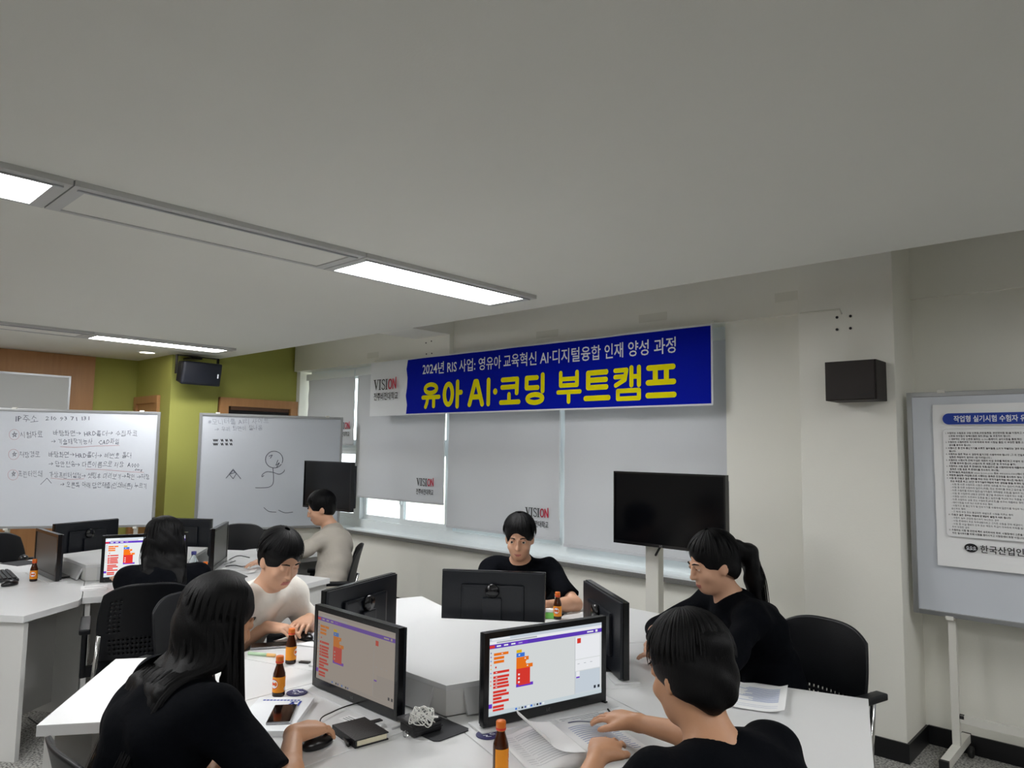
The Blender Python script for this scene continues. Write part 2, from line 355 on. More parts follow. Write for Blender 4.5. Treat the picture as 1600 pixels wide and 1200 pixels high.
# floor: slab and carpet tiles
fl = struct(obj('floor', boxbm(-9.3, XR + .2, YR - .2, 5.0, -0.12, -0.008), 'joint'), 'grey speckled carpet tile floor')
tile_me = None
tbm = boxbm(-0.2985, 0.2985, -0.2985, 0.2985, -0.0085, 0.0, bev=0.0012, seg=1)
for i in range(17):
    for j in range(9):
        x = -8.55 + 0.6 * i; y = -0.43 + 0.6 * j
        if tile_me is None:
            o = obj('carpet_tile', tbm, 'carpet', fl); tile_me = o.data
        else: o = bpy.data.objects.new('carpet_tile', tile_me); COL.objects.link(o); o.parent = fl
        o.location = (x, y, 0)
ce = struct(obj('ceiling', boxbm(-9.3, XR + .2, YR - .2, 3.65, CZ, CZ + 0.05), 'ceil'), 'pale painted ceiling stopping short of the window wall')
struct(obj('ceiling_slab', boxbm(-9.3, XR + .2, YR - .2, 5.0, SZ, SZ + 0.1), 'void_paint'), 'upper ceiling slab over the window strip')
struct(obj('trim_1', boxbm(-5.54, -5.04, 3.60, 4.66, 2.665, SZ), 'paint'), 'painted concrete beam above the banner')
struct(obj('trim_2', boxbm(-5.54, -5.04, 4.545, 4.60, 2.47, 2.665), 'paint'), 'painted block under the beam')
# window wall: opening X -7.85..-2.31, z .70...2.50
WX0, WX1, WZ0, WZ1 = -7.86, -2.31, 0.70, 2.49
bm = bmesh.new()
add_box(bm, -9.3, XR + .2, YW, 4.95, 0, WZ0); add_box(bm, -9.3, WX0, YW, 4.95, WZ0, SZ)
add_box(bm, WX1, XR + .2, YW, 4.95, WZ0, 2.5); 
struct(obj('wall_window', bm, 'paint'), 'off-white wall below and beside the windows')
struct(obj('trim_3', boxbm(XL, -1.655, 4.60, 4.95, WZ1, SZ), 'paint'), 'painted lintel above the window blinds')
struct(obj('trim_4', boxbm(-1.136, XR + .2, 4.63, 4.95, 2.50, SZ), 'paint'), 'painted lintel right of the pillar')
struct(obj('wall_pillar', boxbm(-1.655, -1.136, 4.28, 4.7, 0, SZ, bev=0.006), 'paint'), 'off-white pillar between windows and whiteboard')
# left side
struct(obj('wall_left', boxbm(XA - .2, XA, YR - .2, 3.35, 0, CZ), 'green'), 'olive green wall behind the wood cladding')
bm = boxbm(XA - .2, XL, 3.15, 3.67, 0, CZ + .4); add_box(bm, XA - .2, XL - .035, 3.67, 4.95, 0, SZ)
struct(obj('wall_left_column', bm, 'green'), 'olive green wall and column with the hanging speaker')
struct(obj('trim_5', boxbm(XA, XA + .03, YR, 2.695, 0.0, CZ - .004), 'wood'), 'light wood cladding on the left wall')
struct(obj('wall_right', boxbm(XR, XR + .2, YR - .2, 5.0, 0, SZ), 'paint'), 'plain side wall')
struct(obj('wall_rear', boxbm(-9.3, XR + .2, YR - .2, YR, 0, SZ), 'paint'), 'plain rear wall')
# baseboards
struct(obj('baseboard_window', boxbm(-7.86, -1.655, YW - .012, YW, 0, 0.10), 'base_black'))
struct(obj('baseboard_window_right', boxbm(-1.124, XR, YW - .012, YW, 0, 0.10), 'base_black'))
bm = boxbm(-1.667, -1.124, 4.268, 4.28, 0, 0.10); add_box(bm, -1.136, -1.124, 4.28, YW - .012, 0, 0.10); add_box(bm, -1.667, -1.655, 4.28, YW - .012, 0, .10)
struct(obj('baseboard_pillar', bm, 'base_black'))
# doors
d1 = struct(obj('door_1', boxbm(XL - .04, XL - .02, 3.80, 4.56, 0, 2.03), 'dark'), 'dark doorway in a wooden frame')
bm = boxbm(XL - .04, XL + .02, 3.69, 3.79, 0, 2.03); add_box(bm, XL - .04, XL + .02, 4.565, 4.655, 0, 2.03); add_box(bm, XL - .04, XL + .021, 3.69, 4.655, 2.0305, 2.125)
obj('door_frame', bm, 'wood', d1)
obj('door_closer', boxbm(XL - .02, XL + .01, 3.82, 4.54, 1.99, 2.03), 'wood_dark', d1)
d2 = struct(obj('door_2', boxbm(-8.76, -8.23, 3.135, 3.149, 0, 2.04), 'wood'), 'small wooden door beside the column')
bm = boxbm(-8.83, -8.761, 3.115, 3.149, 0, 2.04); add_box(bm, -8.229, -8.16, 3.115, 3.149, 0, 2.04); add_box(bm, -8.83, -8.16, 3.113, 3.149, 2.0405, 2.122)
obj('door_frame', bm, 'wood', d2); obj('door_handle', tube([(-8.3, 3.13, 1.0), (-8.3, 3.09, 1.0), (-8.4, 3.09, 1.0)], .01), 'chrome', d2)
# window sill
struct(obj('trim_6', boxbm(XL, -2.28, 4.585, 4.80, 0.668, 0.702, bev=.003), 'granite'), 'grey granite window sill')
struct(obj('trim_7', boxbm(XL, -2.28, 4.60, 4.80, 0.702, 0.716), 'pvc'), 'white inner sill board')
# windows
mull = [-7.80, -6.765, -5.245, -3.805, -2.33]
for i in range(4):
    x0, x1 = mull[i], mull[i + 1]
    bm = bmesh.new(); t = .045
    add_box(bm, x0, x0 + t, 4.78, 4.90, .716, 2.49); add_box(bm, x1 - t, x1, 4.78, 4.90, .716, 2.49)
    add_box(bm, x0 + t, x1 - t, 4.78, 4.90, .716, .80); add_box(bm, x0 + t, x1 - t, 4.78, 4.90, 2.42, 2.49); add_box(bm, x0 + t, x1 - t, 4.78, 4.90, 1.56, 1.62)
    w = struct(obj('window_%d' % (i + 1), bm, 'pvc'), 'white sliding window behind a roller blind')
    xm = (x0 + x1) / 2
    for k, (a, b, yy) in enumerate(((x0 + t, xm + .03, 4.83), (xm - .03, x1 - t, 4.80))):
        for (za, zb) in ((.80, 1.56), (1.62, 2.42)):
            s = bmesh.new(); e = .05
            add_box(s, a, a + e, yy, yy + .028, za, zb); add_box(s, b - e, b, yy, yy + .028, za, zb)
            add_box(s, a + e, b - e, yy, yy + .028, za, za + e); add_box(s, a + e, b - e, yy, yy + .028, zb - e, zb)
            so = obj('sash', s, 'pvc', w)
            obj('pane', boxbm(a + e, b - e, yy + .010, yy + .016, za + e, zb - e), 'glass', so)
    obj('latch', boxbm(xm - .012, xm + .012, 4.775, 4.80, 1.0, 1.06), 'pvc', w)
# outdoors
g = struct(obj('ground_outside', boxbm(-60, 40, 5.5, 60, -3.6, -3.5), 'ground_out'), 'pale ground outside the windows')
hb = thing('neighbouring_building', 'pale building outside beyond the windows', 'building', (-12, 22, -3.5))
obj('wall', boxbm(-14, 16, 0, 6, 0, 9), 'facade', hb)
for k in range(9): obj('window', boxbm(-12.5 + 3 * k, -11 + 3 * k, -.05, 0, 4.4, 6.0), 'pvc', hb)

# ---------------------------------------------------------------- ceiling fixtures
def panel_fix(x0, x1, y0, y1, lit, label, group):
    t = thing('ceiling_light' if lit else 'ceiling_panel', label, 'light' if lit else 'ceiling panel', ((x0 + x1) / 2, (y0 + y1) / 2, CZ), 0, group)
    hx = (x1 - x0) / 2; hy = (y1 - y0) / 2; bm = bmesh.new(); z = -.022
    add_box(bm, -hx, -hx + .022, -hy, hy, z, 0); add_box(bm, hx - .048, hx, -hy, hy, z, 0)
    add_box(bm, -hx + .022, hx - .048, -hy, -hy + .05, z, 0); add_box(bm, -hx + .022, hx - .048, hy - .05, hy, z, 0)
    obj('frame', bm, 'frame_grey', t)
    obj('rim', boxbm(hx - .048, hx - .036, -hy + .02, hy - .02, z - .006, z), 'alu', t)
    obj('diffuser' if lit else 'cover_panel', boxbm(-hx + .022, hx - .048, -hy + .05, hy - .05, z + .006, -.002), 'led' if lit else 'ceil', t)
    return t
strip = {-3.295: 'above the front desks', -7.20: 'near the hanging speaker', 0.72: 'away from the whiteboards'}
for x0, where in strip.items():
    w = .385 if x0 == -3.295 else .35
    y1 = 3.345; k = 0
    while y1 > -4.2:
        y0 = y1 - 1.283; lit = (k % 2 == 0)
        if lit: lb = 'lit LED ceiling panel ' + where + (', closest to the windows' if k == 0 else ', second from the windows' if k == 2 else ', third from the windows')
        else: lb = 'unlit grey ceiling cover panel ' + where + (', nearer the windows' if k == 1 else ', farther from the windows' if k == 3 else ', farthest from the windows')
        panel_fix(x0, x0 + w, y0 + .003, y1 - .003, lit, lb, 'ceiling strip ' + where); y1 = y0; k += 1
p = onz(230, 550, CZ)
t = thing('downlight', 'round recessed downlight beside the green column', 'light', (p[0], p[1], CZ))
obj('ring', lathe([(.075, 0), (.10, 0), (.10, -.006), (.075, -.010), (.075, 0)], 28), 'pvc', t, True); obj('lamp', lathe([(.0001, -.004), (.075, -.004), (.075, -.001)], 24), 'downlight', t)

# ---------------------------------------------------------------- roller blinds
def serif_vision(parent, x, y, z, h, name='logo'):
    """VISION: serif VISI in black, sans ON in red; x left, z baseline, h cap height"""
    bm = bmesh.new()
    def poly(pts):
        bm.faces.new([bm.verts.new((x + px * h, y, z + pz * h)) for px, pz in pts])
    def serif_i(ox):
        poly([(ox + .10, .06), (ox + .26, .06), (ox + .26, .94), (ox + .10, .94)]); poly([(ox, 0), (ox + .36, 0), (ox + .36, .06), (ox, .06)]); poly([(ox, .94), (ox + .36, .94), (ox + .36, 1), (ox, 1)])
    poly([(.08, .95), (.27, .95), (.50, .22), (.45, 0), (.40, 0)]); poly([(.45, 0), (.50, .22), (.72, .95), (.64, .95), (.42, .2)])
    poly([(0, .94), (.36, .94), (.36, 1), (0, 1)]); poly([(.55, .94), (.82, .94), (.82, 1), (.55, 1)])
    serif_i(.82)
    sp = [(.50, .80), (.42, .93), (.27, .96), (.10, .88), (.08, .72), (.18, .60), (.36, .48), (.50, .34), (.50, .16), (.38, .05), (.22, .04), (.06, .18)]
    b2 = bm
    P = catmull([(a, b, 0) for a, b in sp], 4)
    add_stroke(b2, [(x + (1.24 + q.x) * h, z + q.y * h) for q in P], .10 * h, y, capn=6)
    serif_i(1.83)
    obj(name, bm, 'txt_black', parent)
    bm = bmesh.new()
    add_stroke(bm, [(x + (2.56 + a) * h, z + b * h) for a, b in ell(0, .5, .25, .43, 18)], .15 * h, y, capn=6)
    add_stroke(bm, [(x + (a) * h, z + b * h) for a, b in ((2.98, .06), (2.98, .94), (3.42, .08), (3.42, 1.08))], .15 * h, y, capn=6)
    obj(name + '_red', bm, 'txt_red', parent)
bl = [(-7.755, -6.79, 1.62, 'shortest white roller blind next to the green wall'), (-6.74, -5.27, 1.055, 'white roller blind raised highest over the open view to the window panes'),
      (-5.22, -3.828, .853, 'white roller blind behind the middle of the banner, nearest the short-haired person in black'), (-3.782, -2.325, .816, 'white roller blind behind the television, next to the plain wall')]
for i, (x0, x1, zb, lb) in enumerate(bl):
    t = thing('roller_blind', lb, 'blind', ((x0 + x1) / 2, 4.72, zb), 0, 'white window blinds'); hx = (x1 - x0) / 2; H = 2.40 - zb
    bm = bmesh.new(); n = 24; m_ = 30
    grid = [[bm.verts.new((-hx + 2 * hx * a / n, .004 * math.sin(a * .9 + i) * math.sin(PI * b / m_) + .003 * math.sin(b * .8), H * b / m_)) for b in range(m_ + 1)] for a in range(n + 1)]
    for a in range(n):
        for b in range(m_): bm.faces.new((grid[a][b], grid[a + 1][b], grid[a + 1][b + 1], grid[a][b + 1]))
    obj('fabric', bm, 'blind', t, True)
    obj('head_box', boxbm(-hx - .012, hx + .012, -.03, .035, H - .02, H + .055, bev=.004), 'pvc', t)
    obj('bottom_bar', boxbm(-hx, hx, -.008, .008, -.012, .012, bev=.003), 'blind', t)
    bm = bmesh.new(); zz = max(.72, zb - .1) - zb
    add_tube(bm, [(hx + .014, -.014, H), (hx + .014, -.014, zz + .3), (hx + .008, -.012, zz + .26), (hx + .002, -.012, zz + .3), (hx + .002, -.014, H)], .0022, 5)
    obj('pull_chain', bm, 'pvc', t)
    lh = .075
    lx = {0: .30, 1: .30, 2: .30, 3: .30}[i]
    px = {1: ony(652, 757, 4.72), 2: ony(822, 804, 4.72), 0: ony(537, 675, 4.72)}.get(i)
    if px is not None and i > 0:
        serif_vision(t, px[0] - (x0 + x1) / 2, -.014, px[2] - zb - .01, lh); text('logo_name', '전주비전대학교', .062, 'txt_black', t, px[0] - (x0 + x1) / 2, -.014, px[2] - zb - .09, width=3.5 * lh, bold=.012)
    elif i == 0:
        serif_vision(t, hx - .33, -.014, .17, lh); text('logo_name', '전주비전대학교', .062, 'txt_black', t, hx - .33, -.014, .09, width=3.5 * lh, bold=.012)

# ---------------------------------------------------------------- banner
BY = 4.52
bx0, bxm, bx1, bz0, bz1 = -6.235, -5.632, -2.337, 1.912, 2.472
ban = thing('banner', 'long blue and white event banner hanging across the blinds', 'banner', (bx0, BY, bz0))
L = bx1 - bx0; Hb = bz1 - bz0
def wave(x): return .006 * math.sin(x * 5) + .004 * math.sin(x * 11 + 1)
def cloth_strip(xa, xb, za, zb, y, n=60, wob=0.0):
    bm = bmesh.new(); mz = 6
    g = [[bm.verts.new((xa + (xb - xa) * a / n + (wob * math.sin(b * 2.2) if a == 0 else 0), y + wave(xa + (xb - xa) * a / n), za + (zb - za) * b / mz)) for b in range(mz + 1)] for a in range(n + 1)]
    for a in range(n):
        for b in range(mz): bm.faces.new((g[a][b], g[a + 1][b], g[a + 1][b + 1], g[a][b + 1]))
    return bm
obj('white_sheet', cloth_strip(0, L, 0, Hb, 0), 'banner_white', ban, True)
obj('blue_field', cloth_strip(bxm - bx0, L - .012, .012, Hb - .012, -.0025, 50, .012), 'banner_blue', ban, True)
def curve_to_banner(o, dy):
    for v in o.data.vertices: v.co.y = wave(v.co.x) - dy
q = ony(662, 586, BY); q2 = ony(1057, 533, BY); w_ = q2[0] - q[0]
o = text('headline_small', '2024년 RIS 사업: 영유아 교육혁신 AI·디지털융합 인재 양성 과정', .125, 'txt_white', ban, q[0] - bx0, -.02, q[2] - bz0 + .008, width=w_, bold=.010); curve_to_banner(o, .006); split_words(o, .028, 'headline_word')
gl = {'유': [ell(.5, .76, .33, .17, 16), [(.04, .42), (.96, .42)], [(.34, .42), (.30, .2), (.22, .04)], [(.68, .42), (.68, .06)]],
      '아': [ell(.30, .5, .22, .40, 18), [(.80, .96), (.80, .02)], [(.80, .55), (1.0, .55)]],
      'A': [[(.06, .06), (.44, .92), (.56, .92), (.94, .06)], [(.28, .34), (.72, .34)]], 'I': [[(.5, .94), (.5, .06)]], '·': [[(.5, .5), (.52, .5)]],
      '코': [[(.12, .90), (.88, .90), (.86, .40)], [(.10, .63), (.84, .63)], [(.48, .36), (.48, .10)], [(.04, .08), (.96, .08)]],
      '딩': [[(.60, .90), (.12, .90), (.12, .55), (.64, .55)], [(.88, .98), (.88, .42)], ell(.52, .17, .36, .14, 16)],
      '부': [[(.14, .98), (.14, .56), (.86, .56), (.86, .98)], [(.14, .77), (.86, .77)], [(.02, .34), (.98, .34)], [(.5, .34), (.5, .02)]],
      '트': [[(.88, .92), (.13, .92), (.13, .44), (.88, .44)], [(.13, .68), (.86, .68)], [(.03, .09), (.97, .09)]],
      '캠': [[(.06, .92), (.48, .92), (.42, .62), (.08, .46)], [(.06, .72), (.44, .72)], [(.66, .98), (.66, .44)], [(.92, .98), (.92, .44)], [(.66, .7), (.92, .7)], [(.16, .28), (.92, .28), (.92, .04), (.16, .04), (.16, .28)]],
      '프': [[(.06, .93), (.94, .93)], [(.30, .90), (.30, .52)], [(.70, .90), (.70, .52)], [(.04, .48), (.96, .48)], [(.03, .09), (.97, .09)]]}
lay = [('유', 660, 690), ('아', 691, 723), ('A', 731, 757), ('I', 757, 769), ('·', 769, 779), ('코', 780, 816), ('딩', 818, 855), ('부', 870, 909), ('트', 911, 955), ('캠', 957, 1006), ('프', 1009, 1059)]
z0 = .045; z1 = .318
for ch, pa, pb in lay:
    bm = bmesh.new(); xa = ony(pa, 610, BY)[0] - bx0; xb = ony(pb, 610, BY)[0] - bx0
    for st in gl[ch]:
        sw = .041 if ch not in '캠부' else .035
        pad = sw * .42
        if ch == '·': sw = .055
        if ch in 'AI아': sw = .046
        add_stroke(bm, [(xa + pad + (xb - xa - 2 * pad) * a, z0 + pad + (z1 - z0 - 2 * pad) * b) for a, b in st], sw, -.02, capn=12)
    o = obj('headline_letter', bm, 'txt_yellow', ban); curve_to_banner(o, .0065)
q = ony(586, 610, BY)
serif_vision(ban, q[0] - bx0, -.02, q[2] - bz0 - .002, .108, 'emblem')
text('emblem_name', '전주비전대학교', .085, 'txt_black', ban, q[0] - bx0, -.014, q[2] - bz0 - .10, width=.40, bold=.014)
for xx in (0.02, L - .02): obj('tie_cord', tube([(xx, 0, Hb - .01), (xx, .04, Hb + .03), (xx, .075, Hb + .03)], .003, 5), 'cable_white', ban)

# ---------------------------------------------------------------- wall bits: tape marks, screw holes, wire
for k, (px, py, ww) in enumerate(((583, 555, .10), (855, 522, .12), (1020, 496, .12), (1232, 463, .09))):
    p = ony(px, py, 4.60); tag(obj('tape_mark', boxbm(p[0] - ww, p[0] + ww, 4.597, 4.5995, p[2] - .03, p[2] + .03), 'stain'), 'pale tape mark left on the lintel ' + ['near the white end of the banner', 'above the middle of the banner', 'above the right half of the banner', 'next to the pillar'][k], 'tape mark', 'tape marks on the lintel')
for k, (px, py) in enumerate(((1308, 496), (1329, 494), (1308, 515), (1329, 513))):
    p = ony(px, py, 4.28); tag(obj('screw_hole', lathe([(.0001, 0), (.008, 0), (.008, .003)], 10), 'dark', loc=(p[0], 4.279, p[2]), rot=(PI / 2, 0, 0)), 'small dark screw hole in the pillar above the brown speaker', 'screw hole', 'four screw holes on the pillar')
p0 = ony(1250, 490, 4.277); p1 = ony(1312, 483, 4.277)
tag(obj('wire_stub', tube([p0, p1, (p1[0] + .01, 4.277, p1[2] - .03)], .005, 6), 'stain'), 'thin painted wire running along the top of the pillar', 'wire')
p = ony(672, 543, 4.545)
for k, (dx, dz) in enumerate(((-.06, .05), (.02, .06), (-.05, -.06), (.03, -.06))):
    tag(obj('screw_hole', lathe([(.0001, 0), (.007, 0), (.007, .003)], 8), 'dark', loc=(p[0] + dx, 4.544, p[2] + dz), rot=(PI / 2, 0, 0)), 'small screw hole in the block under the beam', 'screw hole', 'screw holes under the beam')

# ---------------------------------------------------------------- speakers
pa = ony(1287, 566, 4.08); pb = ony(1369, 621, 4.08)
cx = (pa[0] + pb[0]) / 2; sw = (pb[0] - pa[0]) / 2; z0, z1 = 1.885, 2.10
t = thing('wall_speaker', 'dark brown box loudspeaker mounted on the off-white pillar', 'speaker', (cx, 4.18, z0))
obj('cabinet', boxbm(-sw, sw, -.085, .095, 0, z1 - z0, bev=.004), 'speaker_brown', t)
obj('grille', boxbm(-sw + .006, sw - .006, -.097, -.085, .006, z1 - z0 - .006, bev=.003), 'speaker_brown', t)
obj('bracket', boxbm(-.02, .02, .03, .10, z1 - z0, z1 - z0 + .012), 'dark', t)
bm = bmesh.new(); add_stroke(bm, [(p_.x, p_.y) for p_ in catmull([(.05, .03, 0), (.065, .024, 0), (.075, .034, 0), (.085, .026, 0), (.10, .034, 0), (.12, .028, 0)], 4)], .006, -.0985); obj('badge', bm, 'dark', t)
t = thing('hanging_speaker', 'black loudspeaker in a bracket hanging on the green column', 'speaker', (-7.70, 3.335, 2.23), PI / 2 + .06)
bm = boxbm(-.215, .215, -.10, .10, 0, .245, bev=.03, seg=3)
for v in bm.verts:
    if v.co.y > 0: v.co.x *= .86; v.co.z = .12 + (v.co.z - .12) * .9
ob = obj('cabinet', bm, 'speaker_navy', t, True); ob.rotation_euler = (.16, 0, 0)
bm = boxbm(-.232, -.222, -.02, .02, .1, .30); add_box(bm, .222, .232, -.02, .02, .1, .30); add_box(bm, -.232, .232, -.02, .02, .29, .30); obj('yoke_bracket', bm, 'dark', t)
obj('wall_plate', boxbm(-.06, .06, .02, .235, .275, .29), 'dark', t)
obj('badge', boxbm(.165, .178, -.1036, -.1005, .09, .135), 'txt_white', ob)

# ---------------------------------------------------------------- desks
HW, RW, SF, SH = .36, 1.42, .98, .30         # wing half width, wing reach, seat front distance, seat half width
VR = .51                                     # island circumradius
DZ = .72; TH = .035
C1 = (-2.12, 2.073); C2 = (-5.47, 2.01)
def wing(c, a, label):
    t = thing('desk_wing', label, 'desk', (c[0], c[1], 0), a, 'white desk wings of the pentagon tables')      # local +x = outward
    n36 = math.radians(36); sa = SF * math.cos(n36) + SH * math.sin(n36); sp = SF * math.sin(n36) - SH * math.cos(n36)
    g_ = .0015
    poly = [(VR - .1, 0), (sa * .62 + .0, -sp * .36), (sa, -sp - .0), (sa + .05, -HW), (RW, -HW), (RW, HW), (sa + .05, HW), (sa, sp), (sa * .62, sp * .36)]
    # true kite: edges follow the straight seams from the island corner to the seat corners
    poly = [(VR + .004, 0), (sa, -sp + g_ * 2), (sa + .06, -HW), (RW, -HW), (RW, HW), (sa + .06, HW), (sa, sp - g_ * 2)]
    obj('top', prism(poly, DZ - TH, DZ, .0025), 'desk_white', t)
    obj('end_panel', boxbm(RW - .05, RW - .02, -HW + .012, HW - .012, 0, DZ - TH, bev=.002), 'desk_side', t)
    obj('spine_panel', boxbm(.75, RW - .05, -.012, .012, .06, DZ - TH), 'desk_side', t)
    obj('inner_panel', boxbm(.73, .75, -.18, .18, 0, DZ - TH), 'desk_side', t)
    return t
def seatdesk(c, a, label):
    t = thing('desk', label, 'desk', (c[0], c[1], 0), a, 'white seat desks of the pentagon tables'); ap = VR * math.cos(PI / 5)
    obj('top', boxbm(ap + .003, SF, -SH + .0015, SH - .0015, DZ - TH, DZ, bev=.0025), 'desk_white', t)
    for s in (-1, 1): obj('leg_panel', boxbm(SF - .10, SF - .02, s * (SH - .03) - .013, s * (SH - .03) + .013, 0, DZ - TH), 'desk_side', t)
    obj('modesty_panel', boxbm(ap + .06, ap + .08, -SH + .05, SH - .05, .25, DZ - TH), 'desk_side', t)
    return t
def island(c, label):
    t = thing('desk_island', label, 'desk', (c[0], c[1], DZ))
    pts = [(VR * math.cos(math.radians(18 + 72 * k)), VR * math.sin(math.radians(18 + 72 * k))) for k in range(5)]
    obj('lid', prism(pts, .082, .10, .002), 'desk_white', t)
    obj('body', prism([(x * .995, y * .995) for x, y in pts], .001, .082), 'desk_side', t)
    for k in range(5):
        a = math.radians(54 + 72 * k); ap = VR * math.cos(PI / 5)
        M = Matrix.Rotation(a, 4, 'Z') @ Matrix.Translation((ap + .03, 0, .004)) @ Matrix.Rotation(math.radians(-26), 4, 'Y')
        obj('flap', boxbm(-.006, .006, -.235, .235, 0, .092, M=M), 'flap', t)
        M = Matrix.Rotation(a, 4, 'Z')
        obj('monitor_ledge', boxbm(ap + .09, ap + .19, -.262, .262, .0005, .006, M=M), 'desk_white', t)
    return t
wl1 = {306: 'white desk wing with the open textbook, between long-haired and tied-hair persons', 18: 'white desk wing holding the printed handout, next to the pillar', 90: 'white desk wing in front of the television stand', 162: 'white desk wing between the banner-side person and the white T-shirt person', 234: 'white desk wing with the orange bottles beside the long-haired person'}
sl1 = {270: 'white desk section with black notebook, in front of long-haired person', 342: 'white desk section under the monitor showing colourful code blocks, tied-hair person in black T-shirt', 54: 'white desk section used by the person with the ponytail', 126: 'white desk section used by the short-haired person in black below the banner', 198: 'white desk section used by the person in the white T-shirt'}
wl2 = {306: 'white desk wing with black keyboard at the rear table group', 18: 'white desk wing with bottle and cables at the rear table group', 90: 'white desk wing closest to the windows at the rear table group', 162: 'white desk wing nearest the whiteboards at the rear table group', 234: 'white desk wing beside the empty chair at the rear table group'}
sl2 = {270: 'white desk section with the dark switched-off monitor at the rear table group', 342: 'white desk section of the long-haired person at the rear table group', 54: 'white desk section of the beige-clad person at the rear table group', 126: 'white desk section in front of the stick figure whiteboard', 198: 'white desk section with mouse pad in front of the written whiteboard'}
for c, wl, sl in ((C1, wl1, sl1), (C2, wl2, sl2)):
    for a, lb in wl.items(): wing(c, math.radians(a), lb)
    for a, lb in sl.items(): seatdesk(c, math.radians(a), lb)
island(C1, 'raised pentagonal white box in the middle of the front desks'); island(C2, 'raised pentagonal white box in the middle of the rear desks')

# ---------------------------------------------------------------- monitors
PAL = {'page': (222, 226, 226), 'purple': (96, 62, 186), 'red': (222, 60, 50), 'orange': (240, 120, 30), 'blue': (64, 120, 220), 'yellow': (232, 190, 30), 'white': (244, 246, 250), 'grey': (180, 184, 190), 'panel': (206, 216, 226), 'taskbar': (206, 218, 224), 'darkbtn': (48, 52, 60), 'violet': (110, 60, 200), 'bluedot': (80, 90, 150)}
PALDIM = {k: tuple(int(c_ * .62 + w_ * .38) for c_, w_ in zip(v, (176, 164, 152))) for k, v in PAL.items()}; PALDIM['page'] = PALDIM['white'] = (182, 171, 160); PALDIM['panel'] = PALDIM['taskbar'] = (176, 167, 158)
def pal(level):
    for k, v in (PALDIM if level < .4 else PAL).items():
        nm = 'scr_%s_%s' % (k, level)
        if nm not in MATS: emis(nm, v, level)
def screen_ui(parent, w, h, y, level, variant):
    pal(level); keys = list(PAL); bm = bmesh.new(); n_ = [0]
    def R_(u0, v0, u1, v1, col, lay=1):
        n_[0] += 1; yy = y - .00025 * lay
        f = bm.faces.new([bm.verts.new((-w / 2 + u * w, yy, v * h)) for u, v in ((u0, v0), (u1, v0), (u1, v1), (u0, v1))]); f.material_index = keys.index(col)
    R_(0, 0, 1, 1, 'page', 0)
    R_(0, .955, 1, 1, 'panel'); R_(.02, .965, .17, .99, 'white', 2); R_(0, .915, 1, .955, 'white'); R_(.06, .925, .4, .945, 'grey', 2)
    R_(0, .86, 1, .915, 'purple'); R_(.0, .868, .045, .905, 'red', 2)
    for k in range(4): R_(.06 + .06 * k, .878, .095 + .06 * k, .897, 'white', 2)
    R_(.22, .866, .32, .91, 'violet', 2); R_(.86, .878, .92, .897, 'white', 2); R_(.94, .872, .96, .905, 'white', 2)
    for k in range(9): R_(.012, .80 - .052 * k, .02, .815 - .052 * k, ['bluedot', 'violet', 'blue', 'orange', 'yellow', 'blue', 'grey', 'red', 'orange'][k], 2)
    rr = random.Random(variant)
    v = .80
    if variant == 2: pass
    for k in range(3):
        R_(.038, v - .035, .038 + (.085 if k else .12), v, 'orange', 2); R_(.10, v - .022, .112, v - .012, 'white', 3) if not k else None
        v -= .05
    v -= .035; R_(.05, v - .012, .062, v + .012, 'red', 2); v -= .05
    for k in range(12):
        if k in (1, 5, 9): v -= .018
        ww = [.13, .13, .12, .125, .13, .11, .13, .07, .13, .09, .09, .0][k]
        if ww: R_(.036, v - .032, .036 + ww, v, 'red', 2); R_(.055, v - .02, .068, v - .012, 'white', 3) if k < 5 else None
        v -= .043
    # script stack
    u = .225; v = .79
    R_(u, v - .035, u + .045, v + .005, 'yellow', 2); v -= .037
    R_(u, v - .055, u + .07, v, 'blue', 2); R_(u + .018, v - .035, u + .03, v - .018, 'white', 3); v -= .057
    for k in range(3): R_(u, v - .05, u + (.105, .085, .14)[k], v, 'orange', 2); R_(u + .07 + .01 * k, v - .032, u + .08 + .01 * k, v - .016, 'white', 3); v -= .05
    for k in range(4): R_(u, v - .05, u + .118, v, 'red', 2); R_(u + .016, v - .036, u + .03, v - .014, 'white', 3) if k else None; v -= .05
    R_(u, v - .04, u + .145, v, 'violet', 2); R_(u + .02, v - .02, u + .12, v, 'red', 3)
    # stage and sprite panes
    R_(.745, .02, .748, .84, 'grey'); R_(.75, .53, .985, .84, 'white'); R_(.765, .75, .80, .82, 'red', 3)
    R_(.75, .37, .985, .52, 'white'); R_(.75, .06, .985, .36, 'panel'); R_(.758, .27, .79, .36, 'white', 2); R_(.758, .27, .79, .29, 'violet', 3)
    for k in range(3): R_(.77 + .06 * k, .46, .79 + .06 * k, .468, 'grey', 2)
    R_(.925, .085, .945, .125, 'darkbtn', 3); R_(.962, .085, .982, .125, 'darkbtn', 3)
    R_(0, .10, .03, .155, 'violet', 2); R_(0, 0, 1, .055, 'taskbar', 2)
    for k in range(10): R_(.22 + .026 * k, .016, .236 + .026 * k, .042, ['blue', 'grey', 'darkbtn', 'bluedot', 'white'][k % 5], 3)
    me = bpy.data.meshes.new('screen_image'); bm.to_mesh(me); bm.free()
    return link_mesh('screen_image', me, parent, ['scr_%s_%s' % (k, level) for k in keys])
